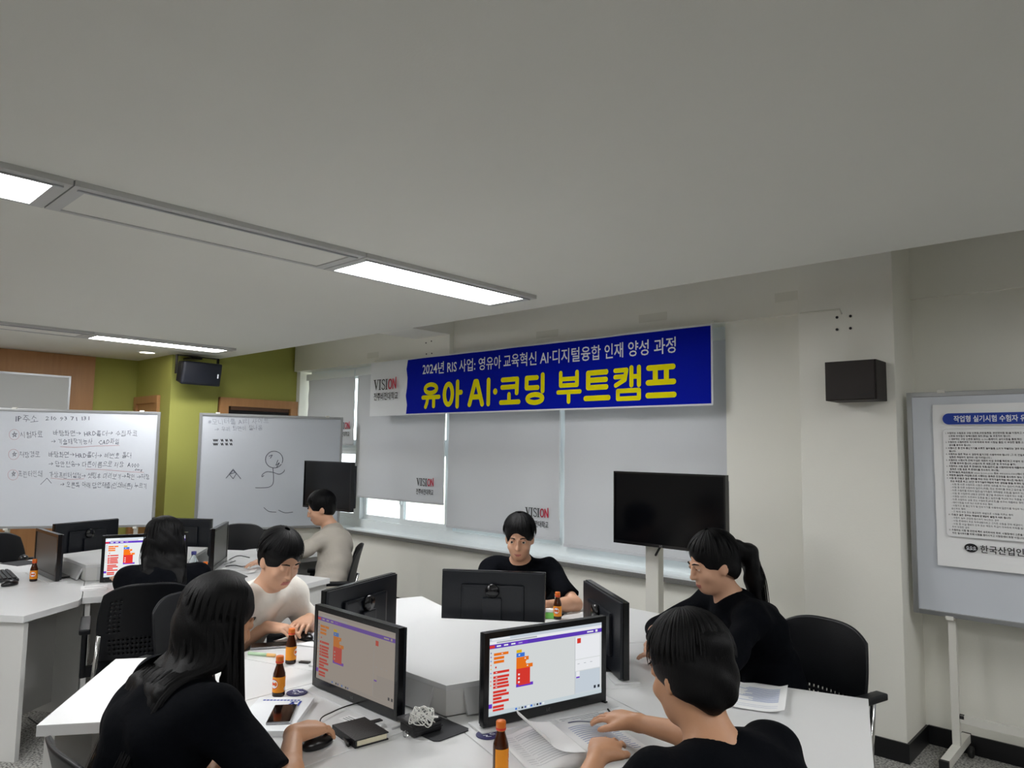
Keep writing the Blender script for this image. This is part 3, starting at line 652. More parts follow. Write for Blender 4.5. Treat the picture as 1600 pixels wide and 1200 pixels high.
def monitor(c, a, label, ui=None, level=.75, off='lcd_off', dyaw=0.0, dr=0.0, dt=0.0, W=.495, H=.288, z0=.730):
    n = (math.cos(a), math.sin(a)); R0 = .553 + dr
    t = thing('monitor', label, 'monitor', (c[0] + n[0] * R0 - n[1] * dt, c[1] + n[1] * R0 + n[0] * dt, z0), a + PI / 2 + dyaw, 'computer monitors on the pentagon desks')
    bm = bmesh.new(); b = .019; bb = .030
    add_box(bm, -W / 2, -W / 2 + b, -.012, .012, 0, H, bev=.002); add_box(bm, W / 2 - b, W / 2, -.012, .012, 0, H, bev=.002)
    add_box(bm, -W / 2 + b, W / 2 - b, -.012, .012, 0, bb); add_box(bm, -W / 2 + b, W / 2 - b, -.012, .012, H - b, H)
    obj('bezel', bm, 'bezel', t)
    bm = boxbm(-W / 2 + .003, W / 2 - .003, .010, .024, .003, H - .003, bev=.004); bmk = bm
    obj('back_cover', bmk, 'bezel_back', t)
    obj('back_bulge', boxbm(-.15, .15, .022, .038, .06, H - .06, bev=.012), 'bezel_back', t)
    obj('stand_neck', boxbm(-.045, .045, .026, .055, -.003, .17, bev=.006), 'bezel_back', t)
    obj('hinge_cap', lathe([(.0001, .02), (.03, .02), (.034, .012), (.034, 0)], 20), 'bezel', t, True, loc=(0, .036, .20), rot=(-PI / 2, 0, 0))
    obj('stand_base', boxbm(-.11, .11, -.02, .10, z0 * 0 - .0, .0, ) if False else boxbm(-.12, .12, .0, .12, -.0038, .003, bev=.001), 'bezel', t)
    sw, sh = W - 2 * b, H - b - bb
    s = bpy.data.objects.new('x', None); bpy.data.objects.remove(s)
    scr = obj('screen', boxbm(-sw / 2, sw / 2, -.0075, .0, bb, H - b), off, t)
    if ui is not None:
        u = screen_ui(t, sw, sh, -.0082, level, ui); u.location = (0, 0, bb)
    text('maker_mark', 'LG', .013, 'alu_dark', t, -.008, -.0126, .010)
    return t
A = math.radians
monitor(C1, A(270), 'monitor with dim code-block screen in front of long-haired person', 1, .35, dr=.0, dt=-.01)
monitor(C1, A(342), 'monitor with bright code-block screen beside the open textbook', 2, .52, dyaw=.06, dt=.0)
monitor(C1, A(54), 'black monitor used by the ponytail person, nearest the television')
monitor(C1, A(126), 'black monitor of the short-haired person in black below the banner')
monitor(C1, A(198), 'black monitor of the person in the white T-shirt')
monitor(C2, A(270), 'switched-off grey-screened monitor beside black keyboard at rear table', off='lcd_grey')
monitor(C2, A(342), 'monitor with bright code-block screen half hidden by the rear long-haired person', 3, .66, dt=.03)
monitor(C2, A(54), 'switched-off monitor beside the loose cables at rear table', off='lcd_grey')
monitor(C2, A(126), 'black monitor below the stick figure whiteboard at the rear table')
monitor(C2, A(198), 'black monitor below the handwritten whiteboard at the rear table')

# ---------------------------------------------------------------- televisions on stands
def tv(x0, x1, Y, z0, z1, label):
    cx = (x0 + x1) / 2; W = x1 - x0; H = z1 - z0
    t = thing('television', label, 'television', (cx, Y, 0), 0, 'televisions on white stands')
    bm = bmesh.new(); b = .010
    add_box(bm, -W / 2, -W / 2 + b, -.02, .02, z0, z1); add_box(bm, W / 2 - b, W / 2, -.02, .02, z0, z1); add_box(bm, -W / 2 + b, W / 2 - b, -.02, .02, z0, z0 + .018); add_box(bm, -W / 2 + b, W / 2 - b, -.02, .02, z1 - b, z1)
    obj('bezel', bm, 'bezel', t); obj('screen', boxbm(-W / 2 + b, W / 2 - b, -.014, .0, z0 + .018, z1 - b), 'lcd_off', t)
    obj('back_cover', boxbm(-W / 2 + .01, W / 2 - .01, .02, .05, z0 + .03, z1 - .03, bev=.01), 'bezel_back', t)
    px = -W / 2 + .215
    obj('mount', boxbm(px - .05, .12, .05, .075, z0 + .1, z0 + .3), 'steel_white', t)
    obj('pole', boxbm(px - .045, px + .045, .075, .135, .05, z1 - .1, bev=.004), 'steel_white', t)
    bm = boxbm(px - .35, px + .35, .05, .15, .04, .08, bev=.004); add_box(bm, px - .35, px - .29, -.20, .40, .04, .08); add_box(bm, px + .29, px + .35, -.20, .40, .04, .08); obj('base', bm, 'steel_white', t)
    for sx in (-.32, .32):
        for sy in (-.17, .37): obj('caster', lathe([(.0001, 0), (.02, 0), (.02, .04), (.0001, .04)], 12), 'rubber', t, loc=(px + sx, sy, 0))
    obj('power_cable', tube(bez((px + .03, .07, z0 - .06), (px + .05, .04, z0 - .05), (px + .09, .03, z0 + .0), (px + .12, .03, z0 + .06), 10), .007, 8), 'cable_black', t)
    text('maker_mark', 'LG', .016, 'alu', t, W / 2 - .42, -.0206, z0 + .004)
tv(-2.621, -1.875, 3.78, 1.03, 1.468, 'black flat television on a white stand in front of the blind')
tv(-6.205, -5.43, 3.78, 1.015, 1.455, 'black flat television standing beside the whiteboard with the stick figure')

# ---------------------------------------------------------------- rolling whiteboards
def whiteboard(L_, R_, z0, z1, label, tray=False):
    L_ = Vector(L_); R_ = Vector(R_); d = R_ - L_; W = d.length; rz = math.atan2(d.y, d.x); c = (L_ + R_) / 2
    t = thing('rolling_whiteboard', label, 'whiteboard', (c.x, c.y, 0), rz, 'rolling whiteboards')
    obj('panel', boxbm(-W / 2 + .012, W / 2 - .012, -.010, .010, z0 + .012, z1 - .012), 'board', t)
    bm = bmesh.new(); fw = .026
    add_box(bm, -W / 2, -W / 2 + fw, -.016, .016, z0, z1, bev=.004); add_box(bm, W / 2 - fw, W / 2, -.016, .016, z0, z1, bev=.004)
    add_box(bm, -W / 2 + fw, W / 2 - fw, -.016, .016, z0, z0 + fw, bev=.004); add_box(bm, -W / 2 + fw, W / 2 - fw, -.016, .016, z1 - fw, z1, bev=.004)
    obj('frame', bm, 'alu', t)
    for s in (-1, 1):
        x = s * (W / 2 - .17)
        obj('top_clip', boxbm(x - .018, x + .018, -.024, .02, z1 - .008, z1 + .010, bev=.002), 'steel_white', t)
        obj('bottom_clip', boxbm(x - .018, x + .018, -.024, .02, z0 - .012, z0 + .006, bev=.002), 'steel_white', t)
        obj('post', boxbm(x - .018, x + .018, .02, .05, .10, z1, bev=.002), 'steel_white', t)
        ft = obj('foot', boxbm(x - .02, x + .02, -.24, .26, .06, .105, bev=.002), 'steel_white', t)
        for sy in (-1, 1):
            obj('foot_cap', boxbm(x - .021, x + .021, sy * .25 + .01 - .011, sy * .25 + .01 + .011, .059, .106), 'rubber', ft)
            w_ = bmesh.new(); add_lathe(w_, [(.0001, -.012), (.026, -.012), (.03, -.006), (.03, .006), (.026, .012), (.0001, .012)], 16)
            obj('caster', w_, 'rubber', ft, True, loc=(x + .03, sy * .19 + .01, .03), rot=(0, PI / 2, 0))
        obj('knob', lathe([(.0001, 0), (.014, 0), (.014, .02), (.0001, .02)], 10), 'rubber', t, loc=(x + .018, .035, .25), rot=(0, PI / 2, 0))
    obj('crossbar', boxbm(-W / 2 + .19, W / 2 - .19, .025, .05, .22, .26), 'steel_white', t)
    return t, W
# handwriting board
def board_z(px, py, P):  # height of a pixel over board point P
    d = ray(px, py); k = math.hypot(P[0], P[1]) / math.hypot(d[0], d[1]); return EYE[2] + d[2] * k
BL, BR = (-8.18, 1.66), (-7.43, 2.88)
zb0, zb1 = board_z(248, 823, BR), board_z(258, 644, BR)
wb1, W1 = whiteboard(BL, BR, zb0, zb1, 'rolling whiteboard covered with handwritten Korean notes')
def board_uv(px, py, Lp, Rp):
    d = ray(px, py); L2 = np.array(Lp); D2 = np.array(Rp) - L2
    A_ = np.array([[d[0], -D2[0]], [d[1], -D2[1]]]); s, u = np.linalg.solve(A_, L2); Wd = np.linalg.norm(D2)
    return (u - .5) * Wd, EYE[2] + d[2] * s
def hand(parent, s, px0, py0, px1, py1, hpx, Lp, Rp, m='marker', bold=-.004, shear=.15, name='writing'):
    x0, z0 = board_uv(px0, py0, Lp, Rp); x1, z1 = board_uv(px1, py1, Lp, Rp); _, zt = board_uv(px0, py0 - hpx, Lp, Rp)
    o = pen_text(name, s, (zt - z0) * 1.1, m, parent, 0, 0, 0, width=math.hypot(x1 - x0, z1 - z0), pen=.058 if bold < 0 else .12, caps=True, jit=.05)
    if o is None: return
    a = math.atan2(z1 - z0, x1 - x0)
    for v in o.data.vertices:
        x, z = v.co.x, v.co.z; z += .004 * math.sin(x * 40) ; x += .003 * math.sin(z * 60 + x * 9)
        v.co = (x0 + x * math.cos(a) - z * math.sin(a), -.0112, z0 + x * math.sin(a) + z * math.cos(a))
    if ' ' in s: split_words(o, (zt - z0) * .26, 'written_word')
def scrib(parent, P, w, Lp, Rp, m='marker', name='drawing', smooth=True):
    Q = [board_uv(x, y, Lp, Rp) for x, y in P]
    if smooth: Q = [(q.x, q.y) for q in catmull([(a, b, 0) for a, b in Q], 6)]
    bm = bmesh.new(); add_stroke(bm, Q, w, -.0113, capn=6); return obj(name, bm, m, parent)
N1 = [('IP주소', 24, 659, 60, 659, 11), ('210 93 71 131', 71, 657, 140, 657, 8),
      ('☆ 시험자료', 19, 684, 68, 683, 10), ('바탕화면→ HRD폴더→ 수집자료', 83, 681, 215, 681, 9), ('→ 기술제작기능사   CAD파일', 80, 694, 187, 694, 9),
      ('☆ 저장경로', 19, 714, 63, 714, 9), ('바탕화면→HRD폴더→ 비번호 폴더', 76, 714, 206, 716, 9), ('→ 답안전송→ 다른이름으로 저장  A000', 76, 729, 217, 730, 9), ('.dwg', 208, 736, 222, 736, 5),
      ('☆ 프린터인쇄', 18, 745, 66, 745, 10), ('가상프린터설정→ 셋팅후 미리보기→확인 →저장', 77, 746, 234, 749, 9), ('→ 오른쪽 아래 답안제출(인쇄버튼) 누르기', 94, 761, 230, 763, 9)]
for s, a, b, c_, d_, h_ in N1: hand(wb1, s, a, b, c_, d_, h_, BL, BR)
for P in ([(95, 698), (120, 699), (150, 697), (187, 696)], [(135, 733), (165, 734), (200, 737), (225, 738)], [(80, 747), (105, 749), (132, 748)]): scrib(wb1, P, .004, BL, BR, 'marker_red', 'underline')
for (cx_, cy_) in ((23, 679), (22, 710), (21, 742)): scrib(wb1, ell(cx_, cy_, 8, 8, 14), .003, BL, BR, 'marker_red', 'ring_mark')
scrib(wb1, [(64, 757), (74, 747), (81, 755)], .004, BL, BR, smooth=False)
# stick-figure board
BL2, BR2 = (-7.20, 3.165), (-6.73, 4.53)
zc0, zc1 = board_z(313, 831, BL2), board_z(317, 645, BL2)
wb2, W2 = whiteboard(BL2, BR2, zc0, zc1, 'rolling whiteboard with stick figure doodle next to green column')
hand(wb2, '※모니터를 AI의 사이트', 324, 663, 420, 662, 9, BL2, BR2, 'marker_soft'); hand(wb2, '→ 우리 화면이 잘나옴', 335, 675, 410, 671, 8, BL2, BR2, 'marker_soft')
for yy in (688, 694):
    for x_ in (333, 345, 352, 359): scrib(wb2, [(x_ + k * 1.2, yy + (1.6 if k % 2 else -1.6)) for k in range(7 if x_ == 333 else 4)], .007, BL2, BR2, 'txt_black', 'scribble', smooth=False)
for P, sm in (([(353, 747), (364, 733), (376, 748)], False), ([(358, 741), (364, 735), (369, 740), (364, 748), (358, 741)], False), ([(360, 740), (368, 738)], False),
              (ell(428, 718, 13.5, 13, 20, .6, .6 + 2 * PI * .97), True), ([(420, 713), (425, 711), (422, 716)], True), ([(434, 719), (431, 727), (436, 723), (432, 730)], True),
              ([(426, 731), (427, 745), (426, 756), (420, 761), (410, 762), (399, 762)], True), ([(426, 738), (417, 737), (410, 741), (409, 745), (412, 743)], True), ([(427, 738), (436, 741), (443, 737), (444, 734)], True),
              ([(412, 793), (420, 799), (431, 800)], True), ([(435, 797), (445, 801), (457, 800)], True)):
    scrib(wb2, P, .006, BL2, BR2, 'marker', smooth=sm)
# right whiteboard and poster
BL3, BR3 = (-1.112, 4.40), (.70, 4.40)
wb3, W3 = whiteboard(BL3, BR3, .755, 1.935, 'rolling whiteboard carrying the exam notice poster beside the pillar')
po = thing('notice_poster', 'laminated white exam notice poster with blue title taped on whiteboard', 'poster', (-.985, 4.384, 1.02))
PW, PH = .60, .845
bm = bmesh.new(); n = 14
g_ = [[bm.verts.new((PW * a / n, -.003 - .006 * abs(math.sin(b * .9)) * (1 - a / n) ** 3 - (.012 * max(0, (1 - b / n) - .85) * 6), PH * b / n)) for b in range(n + 1)] for a in range(n + 1)]
for a in range(n):
    for b in range(n): bm.faces.new((g_[a][b], g_[a + 1][b], g_[a + 1][b + 1], g_[a][b + 1]))
obj('sheet', bm, 'paper', po, True)
def pill(x0, x1, z0, z1, y, m, name, r=None):
    r = (z1 - z0) / 2 if r is None else r; pts = []
    for cx_, cz_, a0 in ((x1 - r, z1 - r, 0), (x0 + r, z1 - r, PI / 2), (x0 + r, z0 + r, PI), (x1 - r, z0 + r, 1.5 * PI)):
        pts += [(cx_ + r * math.cos(a0 + PI / 2 * k / 6), cz_ + r * math.sin(a0 + PI / 2 * k / 6)) for k in range(7)]
    bm = bmesh.new(); bm.faces.new([bm.verts.new((a, y, b)) for a, b in pts]); return obj(name, bm, m, po)
pill(.045, PW - .045, .735, .800, -.016, 'txt_white', 'title_rim'); pill(.048, PW - .048, .738, .797, -.0165, 'ink_blue', 'title_band'); 
text('title', '작업형 실기시험 수험자 유의사항', .036, 'txt_white', po, .10, -.0175, .754, width=.395, bold=.022)
pill(.045, PW - .045, .155, .715, -.015, 'paper_grey', 'text_frame', .02); pill(.047, PW - .047, .157, .713, -.0155, 'paper', 'text_field', .019)
LN = [('1. 수험자는 수험표와 규정 신분증(주민등록증, 운전면허증 등)을 지참하고 시험위원의', 0, 0), ('신분증 미지참시 당해시험은 정지(퇴실) 및 무효처리 합니다.', 1, 0), ('※ 세부적인 규정 신분증 범위는 Q-Net홈페이지 공지사항을 통해 확인', 1, 0),
      ('2. 수험자는 시험위원의 지시에 따라야 하며 시험실 출입 시 부정한 물품 소지여부', 0, 0), ('검사를 받아야 합니다.', 1, 0), ('3. 시험시간 중 전자·통신기기를 비롯한 불허물품 소지가 적발되는 경우 퇴실조치', 0, 0), ('됩니다.', 1, 0),
      ('4. 수험자는 답안 작성 시 검정색 필기구만 사용하여야 합니다.(그 외 연필류는', 0, 0), ('답항은 채점하지 않으며 0점 처리됩니다.)', 1, 0), ('5. 수험자는 시험시작 전에 지급된 재료의 이상 유무를 확인하고 이상이 있을 경우', 0, 0), ('조치를 받아야 합니다.(시험시작 후 재료교환 및 추가지급 불가)', 1, 0),
      ('6. 수험자는 시험 종료 후 문제지와 작품(답안지)을 시험위원에게 제출하여야', 0, 0), ('종목은 시험 종료 후 문제지를 회수하지 아니함)', 1, 0), ('7. 합격자발표(득점포함)는 www.Q-net.or.kr 또는 ARS(1666-0100)에서 안내', 0, 0), ('8. 복합형(필답형+작업형)으로 시행되는 종목은 전과정을 응시하지 않는 경우', 0, 0), ('9. 시험 중 다음과 같은 행위를 하는 자는 국가기술자격법 제10조 제6항의 규정', 0, 0), ('또는 무효로 하고 3년간 국가기술자격법에 의한 검정을 받을 자격이 정지', 1, 0),
      ('- 시험 중 다른 수험자와 시험과 관련된 대화를 하거나 답안지(작품)를 교환하는', 1, 1), ('- 시험 중 다른 수험자의 답안지(작품) 또는 문제지를 엿보고 답안을 작성하는', 1, 1), ('- 다른 수험자를 위하여 답안(실기작품의 제작방법 포함)을 알려주거나 엿보게', 1, 1), ('- 시험 중 시험문제 내용과 관련된 물건을 휴대하여 사용하거나 이를 주고받는', 1, 1), ('- 시험장 내외의 자로부터 도움을 받고 답안지를 작성하거나 작품을 제작하는', 1, 1), ('- 다른 수험자와 성명 또는 수험번호(비번호)를 바꾸어 제출하는 행위', 1, 1), ('- 대리시험을 치르거나 치르게 하는 행위', 1, 1), ('- 시험기간 중 통신기기 및 전자기기를 사용하여 답안지를 작성하거나 다른 수험자', 1, 1), ('송신하는 행위', 1, 1), ('- 그 밖에 부정 또는 불공정한 방법으로 시험을 치르는 행위', 1, 1),
      ('10. 다음과 같은 경우는 득점에 관계없이 불합격 처리 합니다.', 0, 0), ('- 수험자 일부 과정에 응시하지 아니하는 경우', 1, 1), ('- 시험 문제에서 주요 직무내용이라고 고지한 사항을 전혀 해결하지 못하는', 1, 1), ('- 시험 중 시설 장비의 조작 또는 재료의 취급이 미숙하여 위해를 일으킬 것으로', 1, 1), ('하여 퇴장한 경우', 1, 1), ('11. 수험자는 시험 중 안전에 특히 유의하여야 하며, 시험장에서 소란을 피우거나', 0, 0), ('자는 질서유지를 위해 시험을 중지시키고 시험장에서 퇴장 시킵니다.', 1, 0)]
dz_ = (.702 - .168) / len(LN)
for k, (s, ind, soft) in enumerate(LN):
    o = pen_text('text_line', s, dz_ * .66, 'ink_soft' if soft else 'ink', po, .058 + .016 * ind, -.0165, .702 - dz_ * (k + .85), pen=.085 if soft else .12)
bm = bmesh.new(); bm.faces.new([bm.verts.new((.155 + .03 * math.cos(2 * PI * k / 24), -.0165, .105 + .022 * math.sin(2 * PI * k / 24))) for k in range(24)]); obj('emblem', bm, 'txt_black', po)
bm = bmesh.new()
for k in range(3): add_stroke(bm, ell(.140 + .015 * k, .106, .004, .006, 8), .0025, -.0175, capn=5); add_stroke(bm, [(.134 + .015 * k, .095), (.147 + .015 * k, .098)], .003, -.0175, capn=5)
obj('emblem_figures', bm, 'txt_white', po)
text('issuer', '한국산업인력공단', .042, 'txt_black', po, .195, -.0165, .088, width=.30, bold=.014)
# wall-mounted board on the wood cladding
t = thing('wall_board', 'large pale wall board mounted on the wood cladding', 'whiteboard', (XA + .03, 1.15, 1.0), PI / 2)
obj('panel', boxbm(-1.29, 1.29, -.018, -.002, 0, 1.29), 'board_grey', t)
bm = boxbm(-1.31, -1.29, -.022, -.001, -.02, 1.31); add_box(bm, 1.29, 1.31, -.022, -.001, -.02, 1.31); add_box(bm, -1.29, 1.29, -.022, -.001, -.02, 0); add_box(bm, -1.29, 1.29, -.022, -.001, 1.29, 1.31); obj('frame', bm, 'alu', t)

# ================================================================ CHAIRS
def chair_proto(upper=True):
    t = thing('office_chair', 'x', 'chair')
    bm = bmesh.new(); nu, nv = 44, 34; G = []
    for i in range(nu + 1):
        u = -1 + 2 * i / nu; row = []
        for j in range(nv + 1):
            v = j / nv; w = .235 * (.84 + .16 * math.sin(PI * min(1, v * .75 + .12)))
            ztop = .40 - .055 * abs(u) ** 3.2
            z = .47 + ztop * v
            row.append(bm.verts.new((u * w, -.215 + .055 * u * u - .07 * v + .05 * v * (1 - v), z)))
        G.append(row)
    for i in range(nu):
        for j in range(nv):
            u = abs(-1 + 2 * (i + .5) / nu); v = (j + .5) / nv
            hole = (i % 2 == 1 and j % 2 == 1 and ((.10 < v < .30 and u < .78) or (upper and .38 < v < .86 and .52 < u < .8)))
            if not hole: bm.faces.new((G[i][j], G[i + 1][j], G[i + 1][j + 1], G[i][j + 1]))
    bmesh.ops.recalc_face_normals(bm, faces=bm.faces)
    bmesh.ops.solidify(bm, geom=list(bm.faces), thickness=.010)
    obj('backrest', bm, 'chair_black', t, True)
    bm = boxbm(-.225, .225, -.20, .24, .362, .410, bev=.022, seg=3); obj('seat', bm, 'chair_black', t, True)
    for s in (-1, 1):
        obj('leg', tube([(s * .235, .20, 0.005), (s * .235, .19, .28), (s * .235, .17, .38)], .012, 10), 'chrome', t, True)
        obj('leg', tube([(s * .235, -.26, 0.005), (s * .235, -.21, .28), (s * .235, -.19, .385), (s * .22, -.245, .62)], .012, 10), 'chrome', t, True)
        ar = obj('armrest', boxbm(s * .285 - .026, s * .285 + .026, -.20, .14, .62, .648, bev=.011, seg=3), 'chair_black', t, True)
        obj('arm_post', boxbm(s * .286 - .014, s * .286 + .014, .04, .12, .34, .625, bev=.01), 'chair_black', ar, True)
        obj('arm_bracket', boxbm(s * .255 - .035, s * .255 + .035, .05, .11, .34, .39, bev=.006), 'chair_black', ar)
    obj('seat_frame', tube([(-.235, .17, .38), (-.235, -.19, .385)], .011, 8), 'chrome', t); obj('seat_frame', tube([(.235, .17, .38), (.235, -.19, .385)], .011, 8), 'chrome', t)
    obj('stretcher', tube([(-.235, 0, .355), (.235, 0, .355)], .006, 8), 'chrome', t)
    return t
def copy_tree(o, parent=None):
    c = o.copy(); COL.objects.link(c); c.parent = parent
    for ch in o.children: copy_tree(ch, c)
    return c
def radial(c, a, r, off=0.0): return (c[0] + r * math.cos(a) - off * math.sin(a), c[1] + r * math.sin(a) + off * math.cos(a))
proto = chair_proto(False); used = False; proto2 = chair_proto()
CH = [(C1, 270, 1.215, .11, 0, 'black chair of the long-haired person at the notebook desk'), (C1, 198, 1.36, -.02, .1, 'black chair of the person in the white T-shirt'),
      (C1, 126, 1.50, .0, .05, 'black chair of the short-haired person in black below the banner'), (C1, 54, 1.33, -.09, .38, 'black chair of the ponytail person, in front of the pillar'),
      (C1, 342, 1.42, .0, 0, 'black chair of the tied-hair person beside the open textbook'), (C2, 342, 1.27, .014, 0, 'black perforated armchair holding the rear long-haired person'),
      (C2, 54, 1.29, .0, 0, 'black chair of the beige-clad person near the windows'), (C2, 126, 1.33, .0, .1, 'empty grey-black chair in front of the stick figure whiteboard'), (C2, 198, 1.33, .0, .2, 'empty grey-black chair in front of the handwritten whiteboard')]
for c, a, r, off, dyaw, lb in CH:
    if 'holding the rear' in lb: o = proto2
    else: o = proto if not used else copy_tree(proto); used = True
    x, y = radial(c, A(a), r, off); o.location = (x, y, 0); o.rotation_euler = (0, 0, A(a) + PI / 2 + dyaw); o['label'] = lb; o['group'] = 'black office chairs at the desks'

# ================================================================ PEOPLE (implicit surfaces meshed with surface nets)
class Field:
    def __init__(s, lo, hi, h):
        s.lo = np.array(lo, np.float32); s.h = h; s.n = np.ceil((np.array(hi) - s.lo) / h).astype(int) + 1
        s.d = np.full(tuple(s.n), 9.0, np.float32)
    def sub(s, lo, hi):
        a = np.maximum(((np.array(lo) - s.lo) / s.h).astype(int), 0); b = np.minimum(((np.array(hi) - s.lo) / s.h).astype(int) + 2, s.n)
        if np.any(b <= a): return None, None
        sl = tuple(slice(i, j) for i, j in zip(a, b))
        g = [(s.lo[k] + s.h * np.arange(a[k], b[k], dtype=np.float32)) for k in range(3)]
        return sl, (g[0][:, None, None], g[1][None, :, None], g[2][None, None, :])
    def smin(s, sl, d, k):
        o = s.d[sl]
        if k > 0:
            h = np.clip(.5 + .5 * (o - d) / k, 0, 1); s.d[sl] = o * (1 - h) + d * h - k * h * (1 - h)
        else: s.d[sl] = np.minimum(o, d)
    def cap(s, a, b, ra, rb=None, k=.02):
        rb = ra if rb is None else rb; a = np.array(a, np.float32); b = np.array(b, np.float32); m = max(ra, rb) + k + .03
        sl, g = s.sub(np.minimum(a, b) - m, np.maximum(a, b) + m)
        if sl is None: return
        ab = b - a; L2 = float(ab @ ab) + 1e-9
        px, py, pz = g[0] - a[0], g[1] - a[1], g[2] - a[2]
        t = np.clip((px * ab[0] + py * ab[1] + pz * ab[2]) / L2, 0, 1)
        d = np.sqrt((px - t * ab[0]) ** 2 + (py - t * ab[1]) ** 2 + (pz - t * ab[2]) ** 2) - (ra + t * (rb - ra))
        s.smin(sl, d, k)
    def ellip(s, c, r, R=None, k=.02, carve=False):
        c = np.array(c, np.float32); R = np.eye(3) if R is None else R; m = max(r) + k + .03
        sl, g = s.sub(c - m, c + m)
        if sl is None: return
        px, py, pz = g[0] - c[0], g[1] - c[1], g[2] - c[2]
        q = [R[0][i] * px + R[1][i] * py + R[2][i] * pz for i in range(3)]      # R columns = local axes
        k0 = np.sqrt(sum((q[i] / r[i]) ** 2 for i in range(3))); k1 = np.sqrt(sum((q[i] / r[i] ** 2) ** 2 for i in range(3))) + 1e-6
        d = k0 * (k0 - 1) / k1
        if carve:
            o = s.d[sl]; d = -d; h = np.clip(.5 - .5 * (o - d) / k, 0, 1); s.d[sl] = o * (1 - h) + d * h + k * h * (1 - h)
        else: s.smin(sl, d, k)
    def cut(s, p, n, lo=None, hi=None):     # keep the side n points away from
        sl, g = s.sub(lo if lo is not None else s.lo, hi if hi is not None else s.lo + s.h * s.n)
        if sl is None: return
        s.d[sl] = np.maximum(s.d[sl], (g[0] - p[0]) * n[0] + (g[1] - p[1]) * n[1] + (g[2] - p[2]) * n[2])
    def ripple(s, amp, f):
        sl, g = s.sub(s.lo, s.lo + s.h * s.n)
        s.d += amp * (np.sin(f * g[0] * 1.1 + 5 * g[2] * f * .12) * np.sin(f * .55 * g[2] + f * .5 * g[1]) + .6 * np.sin(f * .8 * g[2] + f * .9 * g[0] + 1.3) * np.sin(f * .6 * g[1] + .4)).astype(np.float32)
    def mesh(s):
        d = s.d; ins = d < 0; n = s.n
        c = [ins[i:n[0] - 1 + i, j:n[1] - 1 + j, k:n[2] - 1 + k] for i in (0, 1) for j in (0, 1) for k in (0, 1)]
        cnt = sum(x.astype(np.uint8) for x in c); act = (cnt > 0) & (cnt < 8)
        I = np.argwhere(act); idx = np.full(act.shape, -1, np.int32); idx[tuple(I.T)] = np.arange(len(I))
        acc = np.zeros((len(I), 3), np.float32); num = np.zeros(len(I), np.float32)
        offs = [(i, j, k) for i in (0, 1) for j in (0, 1) for k in (0, 1)]
        vals = {o: d[I[:, 0] + o[0], I[:, 1] + o[1], I[:, 2] + o[2]] for o in offs}
        for o in offs:
            for ax in range(3):
                if o[ax] == 0:
                    q = list(o); q[ax] = 1; a, b = vals[o], vals[tuple(q)]; m_ = (a < 0) != (b < 0)
                    t = np.where(m_, a / np.where(np.abs(a - b) < 1e-9, 1, a - b), 0); P = np.tile(np.array(o, np.float32), (len(I), 1)); P[:, ax] += t
                    acc += P * m_[:, None]; num += m_
        V = s.lo + s.h * (I + acc / num[:, None]); Q = []
        for ax in range(3):
            u, v = (ax + 1) % 3, (ax + 2) % 3
            A0 = [slice(None)] * 3; A1 = [slice(None)] * 3; A0[ax] = slice(0, -1); A1[ax] = slice(1, None)
            E_ = np.argwhere(ins[tuple(A0)] != ins[tuple(A1)])
            E_ = E_[(E_[:, u] > 0) & (E_[:, v] > 0) & (E_[:, u] < n[u] - 1) & (E_[:, v] < n[v] - 1)]
            def cell(du, dv): e = E_.copy(); e[:, u] -= du; e[:, v] -= dv; return idx[e[:, 0], e[:, 1], e[:, 2]]
            q = np.stack([cell(1, 1), cell(0, 1), cell(0, 0), cell(1, 0)], 1); fl_ = ~ins[E_[:, 0], E_[:, 1], E_[:, 2]]
            q[fl_] = q[fl_][:, ::-1]; Q.append(q)
        Q = np.concatenate(Q); Q = Q[(Q >= 0).all(1)]
        return V, Q
def mesh_obj(name, V, Q, mats, parent, smooth=True):
    me = bpy.data.meshes.new(name); me.vertices.add(len(V)); me.vertices.foreach_set('co', np.asarray(V, np.float32).ravel())
    me.loops.add(len(Q) * 4); me.loops.foreach_set('vertex_index', Q.astype(np.int32).ravel())
    me.polygons.add(len(Q)); me.polygons.foreach_set('loop_start', np.arange(0, len(Q) * 4, 4, dtype=np.int32))
    if smooth: me.polygons.foreach_set('use_smooth', np.ones(len(Q), bool))
    me.update(calc_edges=True); me.validate(); return link_mesh(name, me, parent, mats)
def rot(yaw, pitch, roll=0.0):      # columns: head right, forward, up; pitch>0 looks down
    cy, sy, cp, sp, cr, sr = math.cos(yaw), math.sin(yaw), math.cos(pitch), math.sin(pitch), math.cos(roll), math.sin(roll)
    Rz = np.array([[cy, -sy, 0], [sy, cy, 0], [0, 0, 1]]); Rx = np.array([[1, 0, 0], [0, cp, sp], [0, -sp, cp]]); Ry = np.array([[cr, 0, sr], [0, 1, 0], [-sr, 0, cr]])
    return Rz @ Rx @ Ry
def unit(v): v = np.array(v, float); return v / (np.linalg.norm(v) + 1e-9)
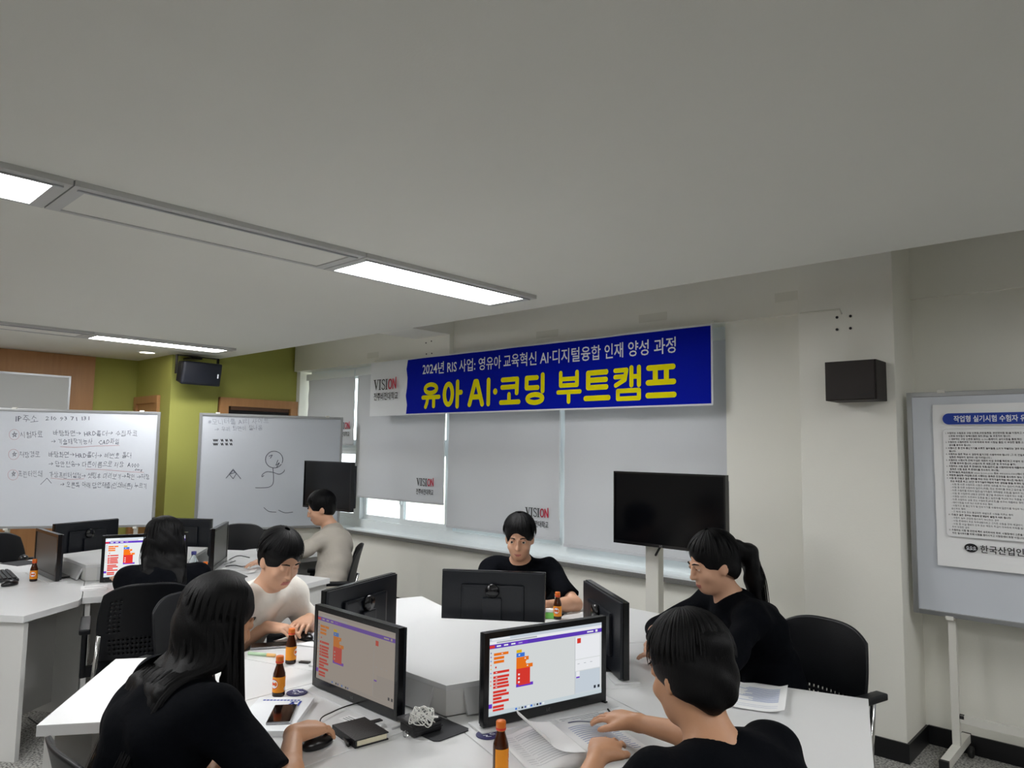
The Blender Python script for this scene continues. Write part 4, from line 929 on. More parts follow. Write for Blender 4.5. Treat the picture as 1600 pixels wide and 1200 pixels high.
def add_hand(F, wrist, fwd, down, side, curl=.5, spread=1.0):
    """wrist point, finger direction, palm-down direction, side=+1 when the thumb lies towards +lat"""
    fwd = unit(fwd); down = unit(down - fwd * np.dot(down, fwd)); lat = np.cross(fwd, down) * side; tips = []
    K = [(-.034, .080, .066), (-.0115, .088, .076), (.0115, .086, .071), (.033, .078, .056)]
    K = [(-o * 1.0, r, l) for o, r, l in K]      # index first, on the thumb side
    for o, r, l in K: F.cap(wrist, wrist + fwd * r + lat * o, .021, .0125, .012)
    F.ellip(wrist + fwd * .05, (.036, .045, .017), np.stack([lat, fwd, -down], 1), .015)
    for i, (o, r, l) in enumerate(K):
        p = wrist + fwd * r + lat * o; d_ = fwd + lat * o * 2.0 * spread; a = 0.0; rr = .0088 if i < 3 else .0078
        for sgm, fr in enumerate((.46, .30, .26)):
            a += curl * (.55, .75, .55)[sgm]; dd = unit(d_); dv = unit(dd * math.cos(a) + down * math.sin(a)); q = p + dv * l * fr
            F.cap(p, q, rr, rr * .9, .004); p = q; rr *= .9
        tips.append(p)
    th = wrist + fwd * .022 + lat * .024; t1 = th + unit(fwd * .8 + lat * .75 + down * .25) * .040; t2 = t1 + unit(fwd + lat * .25 + down * .35) * .030; t3 = t2 + unit(fwd + lat * 0 + down * .4) * .022
    F.cap(th, t1, .017, .0125, .012); F.cap(t1, t2, .0115, .0105, .004); F.cap(t2, t3, .0105, .0085, .003)
    return tips
def person(label, pelvis, head, face, handR, handL, hair, top='shirt_black', sleeve='short', skin='skin', hyaw=0.0, hpitch=.25, h=.007, hm='hair', hair_len=.30, curl=.4, group=None, fdirR=None, fdirL=None, broad=1.0, strands=0, polew=(.62, -.8, -.08)):
    """pelvis (x,y), head centre (x,y,z) in the room, face = direction the body faces (radians)"""
    root = thing('person', label, 'person', (pelvis[0], pelvis[1], 0), face - PI / 2, 'people seated at the desks')
    ca, sa = math.cos(-(face - PI / 2)), math.sin(-(face - PI / 2))
    def loc(p): dx, dy = p[0] - pelvis[0], p[1] - pelvis[1]; return np.array([dx * ca - dy * sa, dx * sa + dy * ca, p[2]])
    Hc = loc(head); RH = rot(hyaw, hpitch); HP = lambda x, y, z: Hc + RH @ np.array([x, y, z])
    pel = np.array([0, 0, .555]); nb = HP(0, -.035, -.085) + np.array([0, -.03, -.085])         # neck base
    sp = nb - pel
    waist = pel + sp * .38 + np.array([0, -.035, 0]); chest = pel + sp * .72 + np.array([0, -.028, 0]); sh = nb + np.array([0, -.005, -.028])
    lat = unit(np.array([1, 0, 0])); SW = .155 * broad
    shR = sh + lat * (SW + .02) + np.array([0, .01, -.012]); shL = sh - lat * (SW + .02) + np.array([0, .01, -.012])
    hips = [np.array([s_ * .09, .03, .53]) for s_ in (1, -1)]; knees = [np.array([s_ * .12, .43, .53]) for s_ in (1, -1)]; ank = [np.array([s_ * .12, .38, .10]) for s_ in (1, -1)]
    arms = []
    for tgt, S0, s_, fd in ((handR, shR, 1, fdirR), (handL, shL, -1, fdirL)):
        T = loc(tgt); D = T - S0; L = np.linalg.norm(D); l1, l2 = .285 * broad ** .3, .245; L = min(L, (l1 + l2) * .985); T = S0 + unit(D) * L
        x = (L * L + l1 * l1 - l2 * l2) / (2 * L); y = math.sqrt(max(l1 * l1 - x * x, 1e-5)); ax = unit(D)
        pole = np.array([s_ * polew[0], polew[1], polew[2]]); pole = unit(pole - ax * np.dot(pole, ax)); el = S0 + ax * x + pole * y
        fdir = unit(T - el) if fd is None else np.array([fd[0] * ca - fd[1] * sa, fd[0] * sa + fd[1] * ca, fd[2]])
        fdir = unit(fdir * np.array([1, 1, .25]))
        arms.append((S0, el, T, s_, fdir))
    lo = np.array([-.42, -.28, 0.0]); hi = np.array([.42, .62, Hc[2] + .17])
    for S0, el, T, s_, fd in arms: lo = np.minimum(lo, np.minimum(el, T + fd * .2) - .07); hi = np.maximum(hi, np.maximum(el, T + fd * .2) + .07)
    lo = np.minimum(lo, Hc - .2); hi = np.maximum(hi, Hc + .17)
    def torso(F, e, k=.05):
        F.cap(pel - lat * .075, pel + lat * .075, .105 + e, k=k); F.cap(waist - lat * .055, waist + lat * .055, .092 * broad + e, k=k)
        F.cap(chest - lat * .075 * broad, chest + lat * .075 * broad, .103 + e, k=k); F.cap(pel, waist, .11 + e, .10 + e, k); F.cap(waist, chest, .10 + e, .11 + e, k)
        F.cap(sh - lat * SW, sh + lat * SW, .052 + e, k=k); F.cap(chest, sh, .105 + e, .06 + e, k)
        F.cap(sh - lat * .02, nb + np.array([0, 0, .015]), .062 + e * .6, .052, .03)
        for s_, S0 in ((1, shR), (-1, shL)): F.cap(chest + lat * s_ * .09, S0, .085 + e, .055 + e, .04)
    # --- body
    F = Field(lo, hi, h); torso(F, 0)
    for S0, el, T, s_, fd in arms:
        F.cap(S0, el, .047, .037, .03); F.cap(el, el + (T - el) * .35, .038, .037, .02); F.cap(el + (T - el) * .3, T, .037, .024, .02)
        add_hand(F, T, fd, np.array([0, 0, -1.0]), -s_ if False else s_ * 1, curl)
    for i in (0, 1): F.cap(hips[i], knees[i], .082, .058, .04); F.cap(knees[i], ank[i], .056, .036, .03)
    F.cap(nb - np.array([0, 0, .03]), HP(0, -.02, -.06), .056, .052, .03)
    F.ellip(HP(0, -.012, .032), (.073, .093, .090), RH, .02); F.ellip(HP(0, .022, -.045), (.060, .068, .068), RH, .035); F.ellip(HP(0, .052, -.088), (.030, .026, .022), RH, .03)
    for s_ in (1, -1):
        F.ellip(HP(s_ * .040, .060, -.028), (.022, .018, .020), RH, .02); F.ellip(HP(s_ * .0335, .094, .010), (.016, .012, .0105), RH, .008, True)
        F.ellip(HP(s_ * .0735, -.012, -.012), (.009, .020, .031), RH @ rot(s_ * .35, 0), .006)
        F.ellip(HP(s_ * .033, .078, .010), (.0135, .0135, .0125), RH, .003)
        F.cap(HP(s_ * .016, .087, .027), HP(s_ * .046, .077, .029), .007, .005, .008)
    F.cap(HP(0, .086, .018), HP(0, .103, -.026), .0075, .0115, .008); 
    for s_ in (1, -1): F.ellip(HP(s_ * .0095, .095, -.030), (.0085, .010, .0075), RH, .006)
    F.ellip(HP(0, .0845, -.060), (.023, .011, .0055), RH, .003); F.ellip(HP(0, .083, -.070), (.020, .010, .006), RH, .003)
    V, Q = F.mesh(); body = mesh_obj('body', V, Q, [skin, 'lip'], root)
    P = (V - Hc) @ RH; lipv = (np.abs(P[:, 0]) < .023) & (P[:, 1] > .078) & (np.abs(P[:, 2] + .065) < .011)
    body.data.polygons.foreach_set('material_index', lipv[Q].all(1).astype(np.int32))
    for s_ in (1, -1):
        bm = bmesh.new(); Mx = Matrix.Translation(HP(s_ * .033, .0790, .010)) @ Matrix(RH.tolist()).to_4x4()
        bmesh.ops.create_uvsphere(bm, u_segments=16, v_segments=10, radius=.0112, matrix=Mx @ Matrix.Rotation(PI / 2, 4, 'X'))
        for f in bm.faces:
            c_ = Mx.inverted() @ f.calc_center_median(); f.material_index = 1 if (c_.y > 0 and math.hypot(c_.x, c_.z) < .0066) else 0
        obj('eye', bm, ['eye_white', 'iris'], root, True)
        bm = bmesh.new(); add_tube(bm, [HP(s_ * .014, .0925, .030), HP(s_ * .030, .090, .034), HP(s_ * .050, .078, .030)], [.003, .0036, .0016], 6); obj('eyebrow', bm, hm, root, True)
    # --- clothes
    e = .013; F = Field(lo, hi, h * 1.15); torso(F, e)
    for S0, el, T, s_, fd in arms:
        if sleeve == 'short':
            end = S0 + (el - S0) * .80; F.cap(S0, S0 + (el - S0) * 1.0, .060, .057, .035)
            F.cut(end, unit(el - S0), np.minimum(end, el) - .075 - .03 * 0, np.maximum(end, el) + .075)
        else:
            F.cap(S0, el, .060, .050, .035); F.cap(el, T, .050, .036, .02); F.cut(T - unit(T - el) * .005, unit(T - el), T - .05, T + .05)
    F.cut(np.array([0, 0, .475]), np.array([0, 0, -1.0])); F.ripple(.0055, 40)
    F.ellip(nb + np.array([0, .030, .062]), (.062, .070, .050), None, .012, True)
    V, Q = F.mesh(); mesh_obj('shirt', V, Q, [top], root)
    F = Field((-.32, -.22, .0), (.32, .62, .70), .012); F.cap(pel - lat * .08 - np.array([0, 0, .02]), pel + lat * .08 - np.array([0, 0, .02]), .112, k=.05)
    for i in (0, 1): F.cap(hips[i], knees[i], .098, .074, .04); F.cap(knees[i], ank[i], .072, .055, .03)
    F.cut(np.array([0, 0, .10]), np.array([0, 0, -1.0])); V, Q = F.mesh(); mesh_obj('trousers', V, Q, ['trousers'], root)
    for i in (0, 1):
        F = Field(ank[i] - np.array([.08, .1, .1]), ank[i] + np.array([.08, .25, .06]), .011); a_ = ank[i]
        F.cap(a_ + np.array([0, -.03, -.055]), a_ + np.array([0, .13, -.06]), .042, .036, .02); F.cap(a_ + np.array([0, 0, -.05]), a_, .045, .042, .02); F.cut(np.array([0, 0, .004]), np.array([0, 0, -1.0]))
        V, Q = F.mesh(); mesh_obj('shoe', V, Q, ['shoe'], root)
    # --- hair
    hl = hair_len
    F = Field(Hc - np.array([.24, .32, hl + .26]), Hc + np.array([.24, .24, .2]), .006 if h < .0065 else .0075)
    F.ellip(HP(0, -.020, .040), (.087, .105, .098), RH, .01)
    if hair in ('long', 'ponytail', 'bun'): F.ellip(HP(0, -.045, -.015), (.082, .080, .085), RH, .02)
    else: F.ellip(HP(0, -.050, -.01), (.078, .066, .072), RH, .02)
    # face opening
    F.ellip(HP(0, .115, -.055), (.074, .085, .120), RH, .015, True)
    if hair == 'short': F.ellip(HP(0, .02, -.11), (.12, .10, .075), RH, .02, True)
    if hair in ('ponytail', 'bun'): F.ellip(HP(0, .015, -.10), (.12, .085, .085), RH, .02, True)
    locks = []
    back = RH @ np.array([0, -1.0, 0]); back[2] = 0; back = unit(back); rt = RH @ np.array([1.0, 0, 0]); rt[2] = 0; rt = unit(rt)
    dn = np.array([0, 0, -1.0])
    if hair == 'long':
        for k in range(21):
            th = math.radians(-112 + 224 * k / 20); dirv = back * math.cos(th) + rt * math.sin(th); sd_ = math.sin(th)
            p0 = Hc + dirv * .082 + .012 * back + np.array([0, 0, .012])
            if abs(th) < math.radians(82):          # falls down the back, over the shirt
                p1 = p0 + dirv * .010 + dn * .095
                p2 = np.array([nb[0] + sd_ * .088, sh[1] - .078, sh[2] + .035]) + back * .004
                q_ = max(0.02, hl - (Hc[2] - p2[2])); u_ = q_ / max(.01, (sh[2] - chest[2])); p3 = np.array([nb[0] + sd_ * .075, sh[1] - .078 + (chest[1] - .142 - sh[1] + .078) * min(1.2, u_), p2[2] - q_ * (1 - .10 * abs(math.sin(k * 2.3)))])
                path = [p0, p1, p2, p3]; rad = [.022, .022, .021, .008]
            else:                                   # thin front locks beside the face
                ln = hl * (.60 + .07 * math.sin(k * 5.0)); p1 = p0 + dirv * .004 + dn * ln * .5; p2 = p1 + dn * ln * .5 - back * .02 - dirv * .012
                path = [p0, p1, p2]; rad = [.016, .014, .004]
            for i in range(len(path) - 1): F.cap(path[i], path[i + 1], rad[i], rad[i + 1], .014)
            locks.append([Vector(q_) for q_ in path])
        F.ellip(Hc + back * .060 + dn * .07, (.080, .042, .085), np.stack([rt, -back, -dn], 1), .025)
    if hair == 'ponytail':
        p0 = HP(0, -.115, .045); F.cap(HP(0, -.09, .05), p0 + back * .02, .035, .022, .015)
        pts = [p0 + back * .02, p0 + back * .075 + dn * .03, p0 + back * .10 + dn * .14, p0 + back * .115 + dn * hl]
        for i, (a_, b_) in enumerate(zip(pts, pts[1:])): F.cap(a_, b_, (.024, .040, .040)[i], (.040, .040, .014)[i], .02)
        for dx in (-.025, .025): F.cap(pts[1] + rt * dx, pts[3] + rt * dx * 1.5 + dn * .02, .024, .008, .012)
        locks.append((pts[1], pts[2], pts[3]))
    if hair == 'bun': F.ellip(HP(0, -.115, .055), (.036, .030, .034), RH, .03)
    F.ripple(.0022 if hair == 'long' else .0035, 95 if hair == 'long' else 70); V, Q = F.mesh(); ho = mesh_obj('hair', V, Q, [hm], root)
    if strands:
        rs = random.Random(3); bm = bmesh.new()
        for k in range(strands):
            if hair == 'long':
                L_k = locks[rs.randrange(len(locks))]; o_ = Vector((rs.uniform(-.014, .014), rs.uniform(-.010, .004), 0)); d0 = unit(np.array(L_k[0]) - Hc); cr_ = np.array(HP(rs.uniform(-.012, .012), rs.uniform(-.02, .03), .137))
                mid = [Vector(Hc + RH @ (np.array([0, -.016, .034])) + unit(unit(cr_ - Hc) * (1 - t_) + d0 * t_) * (.103 + .008 * t_)) for t_ in (.3, .65)]
                P = catmull([Vector(cr_)] + mid + [L_k[0] + Vector(d0) * .022] + [q_ + o_ + Vector(d0) * .018 for q_ in L_k[1:-1]] + [L_k[-1] + o_ * 1.6 + Vector(d0) * .012 + Vector((0, 0, -rs.uniform(-.02, .035)))], 5)
            elif hair in ('short', 'bun') or (hair == 'ponytail' and k % 3):
                th = rs.uniform(-PI, PI); fr = math.cos(th); mx_ = 1.22 if fr > .35 else (1.75 if hair == 'short' else 1.6); mx_ *= rs.uniform(.78, 1.1); lift = rs.uniform(0, .008); P = []
                for i in range(9):
                    ph = .12 + (mx_ - .12) * i / 8; P.append(Vector(HP((.0885 + lift) * math.sin(ph) * math.sin(th + .25 * i / 8), -.020 + (.107 + lift) * math.sin(ph) * math.cos(th + .25 * i / 8), .040 + (.0995 + lift) * math.cos(ph))))
            else:
                a_, b_, c_ = locks[-1]; o_ = rt * rs.uniform(-.045, .045) + back * rs.uniform(-.02, .045); P = catmull([a_ + o_ * .5, b_ + o_, c_ + o_ * 1.1 + dn * rs.uniform(-.03, .05)], 6)
            w_ = rs.uniform(.0016, .0042); prev = None; N_ = len(P)
            for i, p_ in enumerate(P):
                ou = unit(np.array(p_) - (Hc + np.array([0, 0, min(0, p_[2] - Hc[2])]))); tg = unit(np.array(P[min(i + 1, N_ - 1)]) - np.array(P[max(i - 1, 0)])); sd = np.cross(tg, ou); sd = sd / (np.linalg.norm(sd) + 1e-6)
                ww = w_ * (1 if i < N_ * .75 else (N_ - i) / (N_ * .25 + .5)); pr = np.array(p_) + ou * .002
                cur = (bm.verts.new(pr - sd * ww), bm.verts.new(pr + ou * ww * .5), bm.verts.new(pr + sd * ww))
                if prev: bm.faces.new((prev[0], prev[1], cur[1], cur[0])); bm.faces.new((prev[1], prev[2], cur[2], cur[1]))
                prev = cur
        so = obj('hair_strands', bm, hm, root, True); so['kind'] = 'stuff'
    return root, arms
PEOPLE_ON = True
HD = lambda px, py, z, dz: (lambda q: (q[0], q[1], z - dz))(onz(px, py, z))
if PEOPLE_ON:
    hp = HD(345, 897, 1.225, .135)
    person('person in black T-shirt with long straight black hair, hand on the desk', (-2.07, .81), hp, PI / 2, (-1.875, 1.135, .79), (-2.20, .99, .657), 'long', skin='skin_tan', hpitch=.35, h=.0048, hair_len=.46, strands=700, curl=.6, fdirR=(-.15, 1, -.1), polew=(.75, -.6, -.18))
    hp = HD(440, 828, 1.215, .135)
    person('person in white T-shirt with short dark hair working at a mouse', radial(C1, A(198), 1.34), hp, A(18), (-3.06, 1.70, .785), (-3.04, 1.90, .792), 'short', 'shirt_white', hpitch=.45, h=.0052, curl=.45, hair_len=.1, strands=520, fdirR=(.8, .5, -.1), fdirL=(.6, -.8, -.15), hyaw=-.25)
    hp = HD(812, 804, 1.22, .135)
    person('person in black T-shirt with short dark hair sitting below the banner', radial(C1, A(126), 1.46), hp, A(306), (-2.70, 2.85, .778), (-2.52, 2.98, .778), 'short', hpitch=.25, hair_len=.1, strands=520, h=.008)
    hp = HD(1112, 832, 1.25, .135)
    person('person in black long sleeves with dark ponytail, sitting before the pillar', radial(C1, A(54), 1.29, -.06), hp, A(234), (-1.72, 2.78, .778), (-1.55, 2.62, .778), 'ponytail', sleeve='long', hpitch=.3, hair_len=.30, h=.007, hm='hair', strands=300, polew=(.7, -.7, .18))
    hp = HD(1075, 957, 1.215, .14)
    person('person in black T-shirt with tied dark hair next to the open textbook', radial(C1, A(342), 1.42, -.02), hp, A(162), (-1.22, 1.88, .80), (-1.18, 1.62, .79), 'bun', hpitch=.3, hair_len=.1, strands=520, h=.007, skin='skin_tan')
    hp = HD(258, 808, 1.175, .135)
    person('person in black top with long dark hair in the perforated armchair at the rear table', radial(C2, A(342), 1.30), hp, A(162), (-4.56, 1.83, .778), (-4.63, 1.63, .778), 'long', hpitch=.25, hair_len=.26, h=.0085, strands=200, polew=(-.1, -1, -.1))
    hp = HD(502, 768, 1.24, .135)
    person('person in beige top with dark hair at the rear table near the windows', radial(C2, A(54), 1.33), hp, A(234), (-5.02, 2.78, .778), (-4.82, 2.66, .778), 'short', 'shirt_beige', sleeve='long', hpitch=.3, hair_len=.1, strands=520, h=.0085)

# ================================================================ SMALL THINGS ON THE DESKS
def dpt(px, py, z=DZ): q = onz(px, py, z); return Vector((q[0], q[1], z))
# --- vitamin drink bottles
def bottle_proto():
    t = thing('drink_bottle', 'x', 'bottle')
    obj('glass_body', lathe([(.0001, .002), (.0195, .0), (.0215, .004), (.0215, .070), (.0205, .078), (.0135, .100), (.0115, .108), (.0115, .116)], 28), 'amber', t, True)
    obj('base_glass', lathe([(.0217, .003), (.0218, .005), (.0218, .012), (.0216, .014)], 28), 'amber_dark', t, True)
    cp = obj('cap', lathe([(.0125, .112), (.0137, .113), (.0137, .134), (.0125, .137), (.0001, .1372)], 28), 'cap_orange', t, True)
    bm = bmesh.new(); add_lathe(bm, [(.0138, .115), (.0142, .116), (.0142, .119), (.0138, .120)], 28); obj('cap_ring', bm, 'label_red', cp, True)
    bm = bmesh.new(); n = 30; a0, a1 = A(-145), A(150); R_ = .0219
    g = [[bm.verts.new((R_ * math.cos(a0 + (a1 - a0) * i / n), R_ * math.sin(a0 + (a1 - a0) * i / n), z)) for z in (.016, .068)] for i in range(n + 1)]
    for i in range(n): bm.faces.new((g[i][0], g[i + 1][0], g[i + 1][1], g[i][1]))
    lb = obj('label', bm, 'label_orange', t, True)
    def patch(name, ca, cz, ra, rz, r, m):
        bm = bmesh.new(); c0 = bm.verts.new((r * math.cos(ca), r * math.sin(ca), cz)); ring = []
        for k in range(20):
            th = 2 * PI * k / 20; aa = ca + ra * math.cos(th); ring.append(bm.verts.new((r * math.cos(aa), r * math.sin(aa), cz + rz * math.sin(th))))
        for k in range(20): bm.faces.new((c0, ring[k], ring[(k + 1) % 20]))
        obj(name, bm, m, lb)
    patch('oval_ring', 0, .045, .80, .017, .0222, 'label_red'); patch('oval', 0, .045, .68, .0145, .02235, 'txt_white'); patch('oval_bar', 0, .045, .55, .004, .0225, 'label_red')
    patch('nutrition_box', A(118), .026, .30, .007, .0222, 'txt_white')
    return t
bp_ = bottle_proto(); first = True
for (px, py, z, yaw, lb) in ((435, 1087, DZ, -.5, 'amber drink bottle with red oval label beside the navy coaster on the white desk'), (454, 1036, DZ, 1.6, 'amber drink bottle with plain label side showing, near the hand on the mouse'),
                             (783, 1127, DZ + .135, 1.9, 'amber drink bottle standing beside the open textbook'), (871, 967, DZ, -.3, 'amber drink bottle beside the small green pack'),
                             (52, 908, DZ, .4, 'amber drink bottle beside the black keyboard'), (321, 878, DZ + .135, .2, 'amber drink bottle behind the rear long-haired person, beside the clear water bottle')):
    o = bp_ if first else copy_tree(bp_); first = False; q = dpt(px, py, z); o.location = (q.x, q.y, DZ); o.rotation_euler = (0, 0, yaw - .9); o['label'] = lb; o['group'] = 'amber vitamin drink bottles'
t = thing('water_bottle', 'small clear water bottle with blue cap at the rear table', 'bottle', (*dpt(303, 862, DZ + .20)[:2], DZ))
obj('body', lathe([(.0001, .001), (.028, .0), (.031, .006), (.031, .06), (.029, .07), (.031, .08), (.031, .135), (.014, .17), (.0125, .185)], 24), 'clear', t, True); obj('cap', lathe([(.015, .183), (.0155, .185), (.0155, .202), (.0001, .204)], 20), 'cap_blue', t, True)
# --- mice
def mouse(pos, yaw, label, cable=None):
    t = thing('computer_mouse', label, 'mouse', pos, yaw, 'black computer mice')
    bm = bmesh.new(); add_uv(bm, (0, 0, .010), (.031, .054, .026), u=20, v=14)
    for v in bm.verts:
        if v.co.z < .001: v.co.z = .001
        if v.co.y > .0: v.co.z *= .88
    obj('shell', bm, 'plastic_black', t, True); obj('wheel', lathe([(.0001, -.004), (.009, -.004), (.009, .004), (.0001, .004)], 14), 'key', t, loc=(0, .028, .028), rot=(0, PI / 2, 0))
    if cable:
        inv = Matrix.Translation(pos) @ Matrix.Rotation(yaw, 4, 'Z'); inv.invert()
        obj('cable', tube(catmull([(0, .052, .008)] + [tuple(inv @ Vector(p)) for p in cable], 8), .0022, 6), 'cable_black', t, True)
    return t
HR = Vector((-1.99, 1.17, 0))
mouse((-1.912, 1.238, DZ), .12, 'black mouse under the hand of the long-haired person', [dpt(500, 1132) + Vector((0, 0, .012)), dpt(520, 1117) + Vector((0, 0, .010)), dpt(548, 1106) + Vector((0, 0, .010)), dpt(566, 1104) + Vector((0, .02, .012))])
mouse(tuple(dpt(476, 999)), A(18) - PI / 2 - .3, 'black mouse held by the person in the white T-shirt', [dpt(490, 1003) + Vector((0, 0, .004)), dpt(505, 1012) + Vector((0, 0, .004))])
mouse(tuple(dpt(37, 874)), 1.2, 'black mouse on a pad in front of the empty rear chair')
mouse(tuple(dpt(15, 915)), .5, 'black mouse beside the black keyboard')
p_ = dpt(33, 880); tag(obj('mouse_pad', boxbm(-.11, .11, -.09, .09, 0, .003), 'pad', loc=(p_.x, p_.y, DZ), rot=(0, 0, A(18))), 'dark mouse pad in front of the empty rear chair', 'mouse pad')
# --- keyboard
t = thing('keyboard', 'black keyboard on the rear white desk wing', 'keyboard', (*dpt(2, 903)[:2], DZ), A(-6))
obj('base', boxbm(-.21, .21, -.07, .07, .002, .018, bev=.004), 'key', t)
km = None
for r in range(5):
    for c_ in range(14):
        if km is None: o = obj('key', boxbm(-.0115, .0115, -.0095, .0095, .018, .026, bev=.002, seg=1), 'plastic_black', t); km = o.data
        else: o = bpy.data.objects.new('key', km); COL.objects.link(o); o.parent = t
        o.location = (-.19 + .0285 * c_ + .004 * (r % 2), -.052 + .025 * r, 0)
# --- black notebook and pen
def quadframe(P0, P1, P3):
    P0, P1, P3 = Vector(P0), Vector(P1), Vector(P3); x = P1 - P0; w = x.length; x.normalize(); y = (P3 - P0); y -= x * y.dot(x); h = y.length; y.normalize()
    yaw = math.atan2(x.y, x.x); return P0, yaw, w, h, (1 if x.cross(y).z > 0 else -1)
p0, p1, p3 = dpt(556, 1170), dpt(607, 1156), dpt(537, 1140)
P0, yaw, w, h, sg = quadframe(p0, p1, p3)
t = thing('notebook', 'thick black hardcover notebook with pen loop on the white desk', 'notebook', (P0.x, P0.y, DZ), yaw)
obj('pages', boxbm(.006, w - .004, .004, h - .006, .004, .020), 'cream_pages', t); obj('cover', boxbm(0, w, 0, h, .020, .0235, bev=.001), 'leather', t); obj('cover', boxbm(0, w, 0, h, .0005, .004, bev=.001), 'leather', t)
obj('spine', boxbm(-.003, .002, 0, h, .0005, .0235, bev=.001), 'leather', t); obj('strap', boxbm(w - .01, w + .035, h - .055, h - .035, .018, .022, bev=.001), 'leather', t)
q0, q1 = dpt(531, 1144), dpt(545, 1169); d = (q1 - q0)
t = thing('pen', 'silver and black ballpoint pen beside the black notebook', 'pen', (q0.x, q0.y, DZ + .006), math.atan2(d.y, d.x)); L_ = d.length
obj('barrel', tube([(0, 0, 0), (L_ * .55, 0, 0)], .0048, 10), 'alu', t, True); obj('grip', tube([(L_ * .55, 0, 0), (L_ * .93, 0, 0), (L_, 0, 0)], [.0055, .0055, .002], 10), 'plastic_black', t, True); obj('clip', boxbm(0, .03, -.001, .001, .004, .007), 'chrome', t)
# --- pad, pouch and earphone cable
P0, yaw, w, h, sg = quadframe(dpt(682, 1161), dpt(736, 1141), dpt(640, 1133))
tag(obj('mouse_pad', prism([(a, b) for a, b in ((.012, 0), (w - .012, 0), (w, .012), (w, h - .01), (w - .01, h), (.01, h), (0, h - .01), (0, .012))], .0006, .0035), 'pad', loc=(P0.x, P0.y, DZ), rot=(0, 0, yaw)), 'charcoal mouse pad under the black pouch and white cable', 'mouse pad')
P0, yaw, w, h, sg = quadframe(dpt(648, 1156), dpt(691, 1143), dpt(629, 1141))
t = thing('pouch', 'small black leather pouch with key ring on the charcoal pad', 'pouch', (P0.x, P0.y, DZ + .0035), yaw)
obj('body', boxbm(0, w, 0, max(h, .06), .0, .030, bev=.012, seg=4), 'leather', t, True); obj('flap', boxbm(-.004, w + .002, .006, max(h, .06) + .01, .028, .040, bev=.005, seg=3), 'leather', t, True); obj('seam', tube([(0.0, -.001, .016), (w, -.001, .016)], .0015, 6), 'pad', t)
bm = bmesh.new()
for k in range(12):
    a0_, a1_ = 2 * PI * k / 12, 2 * PI * (k + 1) / 12; add_tube(bm, [(-.013 + .009 * math.cos(a0_), .03, .008 + .009 * math.sin(a0_)), (-.013 + .009 * math.cos(a1_), .03, .008 + .009 * math.sin(a1_))], .0016, 5)
obj('key_ring', bm, 'chrome', t)
pc = dpt(659, 1132, DZ + .044); rs = random.Random(5)
t = thing('earphone_cable', 'tangled bundle of thin white cable lying on the black pouch', 'cable', (pc.x, pc.y, DZ + .044)); pts = []
for k in range(60):
    th = k * 1.05 + rs.uniform(-.3, .3); rr = rs.uniform(.018, .044); pts.append((rr * math.cos(th), rr * .85 * math.sin(th), .004 + .022 * (1 + math.sin(k * 1.9 + rs.uniform(-.5, .5)))))
obj('cord', tube(catmull(pts, 5), .0013, 6), 'cable_white', t, True)
obj('jack', tube([(.035, .005, .03), (.058, .012, .034)], .003, 8), 'cable_white', t)
# --- coasters
for px, py, lb in ((464, 1083, 'round navy sticker coaster beside the orange bottle and white book'), (762, 1149, 'round navy coaster half hidden behind the bottle by the open textbook')):
    q = dpt(px, py); t = thing('coaster', lb, 'coaster', (q.x, q.y, DZ), A(20), 'round navy coasters'); obj('disc', lathe([(.0001, .0005), (.036, .0005), (.0365, .0015), (.036, .003), (.0001, .0031)], 36), 'navy', t)
    bm = bmesh.new(); add_stroke(bm, ell(-.012, .009, .010, .007, 14, 0, 5), .004, 0); add_stroke(bm, ell(.012, .008, .008, .005, 10, .5, 5.5), .004, 0); add_stroke(bm, [(-.008, -.014), (.002, -.008), (.004, -.018), (.016, -.010)], .004, 0)
    bmesh.ops.transform(bm, matrix=Matrix.Translation((0, 0, .0034)) @ Matrix.Rotation(-PI / 2, 4, 'X'), verts=bm.verts); o = obj('print', bm, 'txt_white', t)
# --- white book with phone
P1_, P2_, PL = dpt(491, 1098), dpt(453, 1152), dpt(438, 1100)
x = (PL - P1_); yv = (P2_ - P1_); hB = yv.length; yv.normalize(); x = x - yv * x.dot(yv); x.normalize(); yawB = math.atan2(-x.y, -x.x)
t = thing('book', 'white paperback with blue title under a phone, beside the long-haired person', 'book', (P1_.x, P1_.y, DZ), yawB); wB = .185; hB = max(hB, .24)
obj('pages', boxbm(-wB + .002, -.002, -hB + .002, -.002, .0015, .0165), 'paper', t); obj('cover', boxbm(-wB, 0, -hB, 0, .0165, .0178), 'banner_white', t); obj('cover', boxbm(-wB, 0, -hB, 0, .0004, .0015), 'banner_white', t); obj('spine', boxbm(-wB - .001, -wB, -hB, 0, .0004, .0178), 'banner_white', t)
bm = bmesh.new()
for k in range(11): add_box(bm, -wB + .02 + .0115 * k, -wB + .029 + .0115 * k, -.035, -.025, .0178, .0182)
obj('cover_line', bm, 'ink_blue', t)['kind'] = 'stuff'
bm = bmesh.new()
for st in syllable('지'): add_stroke(bm, [(a_ * .045 - .07, b_ * .045 - .085) for a_, b_ in st], .008, 0)
bmesh.ops.transform(bm, matrix=Matrix(((1, 0, 0, 0), (0, 0, 1, 0), (0, -1, 0, .0183), (0, 0, 0, 1))), verts=bm.verts); obj('cover_title', bm, 'ink_blue', t)
def phone(px, py, z, yaw, label, tilt=0):
    q = dpt(px, py, z); t = thing('smartphone', label, 'phone', (q.x, q.y, z), yaw); obj('body', boxbm(-.037, .037, -.078, .078, .0004, .008, bev=.003, seg=3), 'phone_edge', t, True); obj('screen', boxbm(-.0345, .0345, -.0755, .0755, .0078, .0086, bev=.0003, seg=1), 'phone_black', t)
    t.rotation_euler = (tilt, 0, yaw); return t
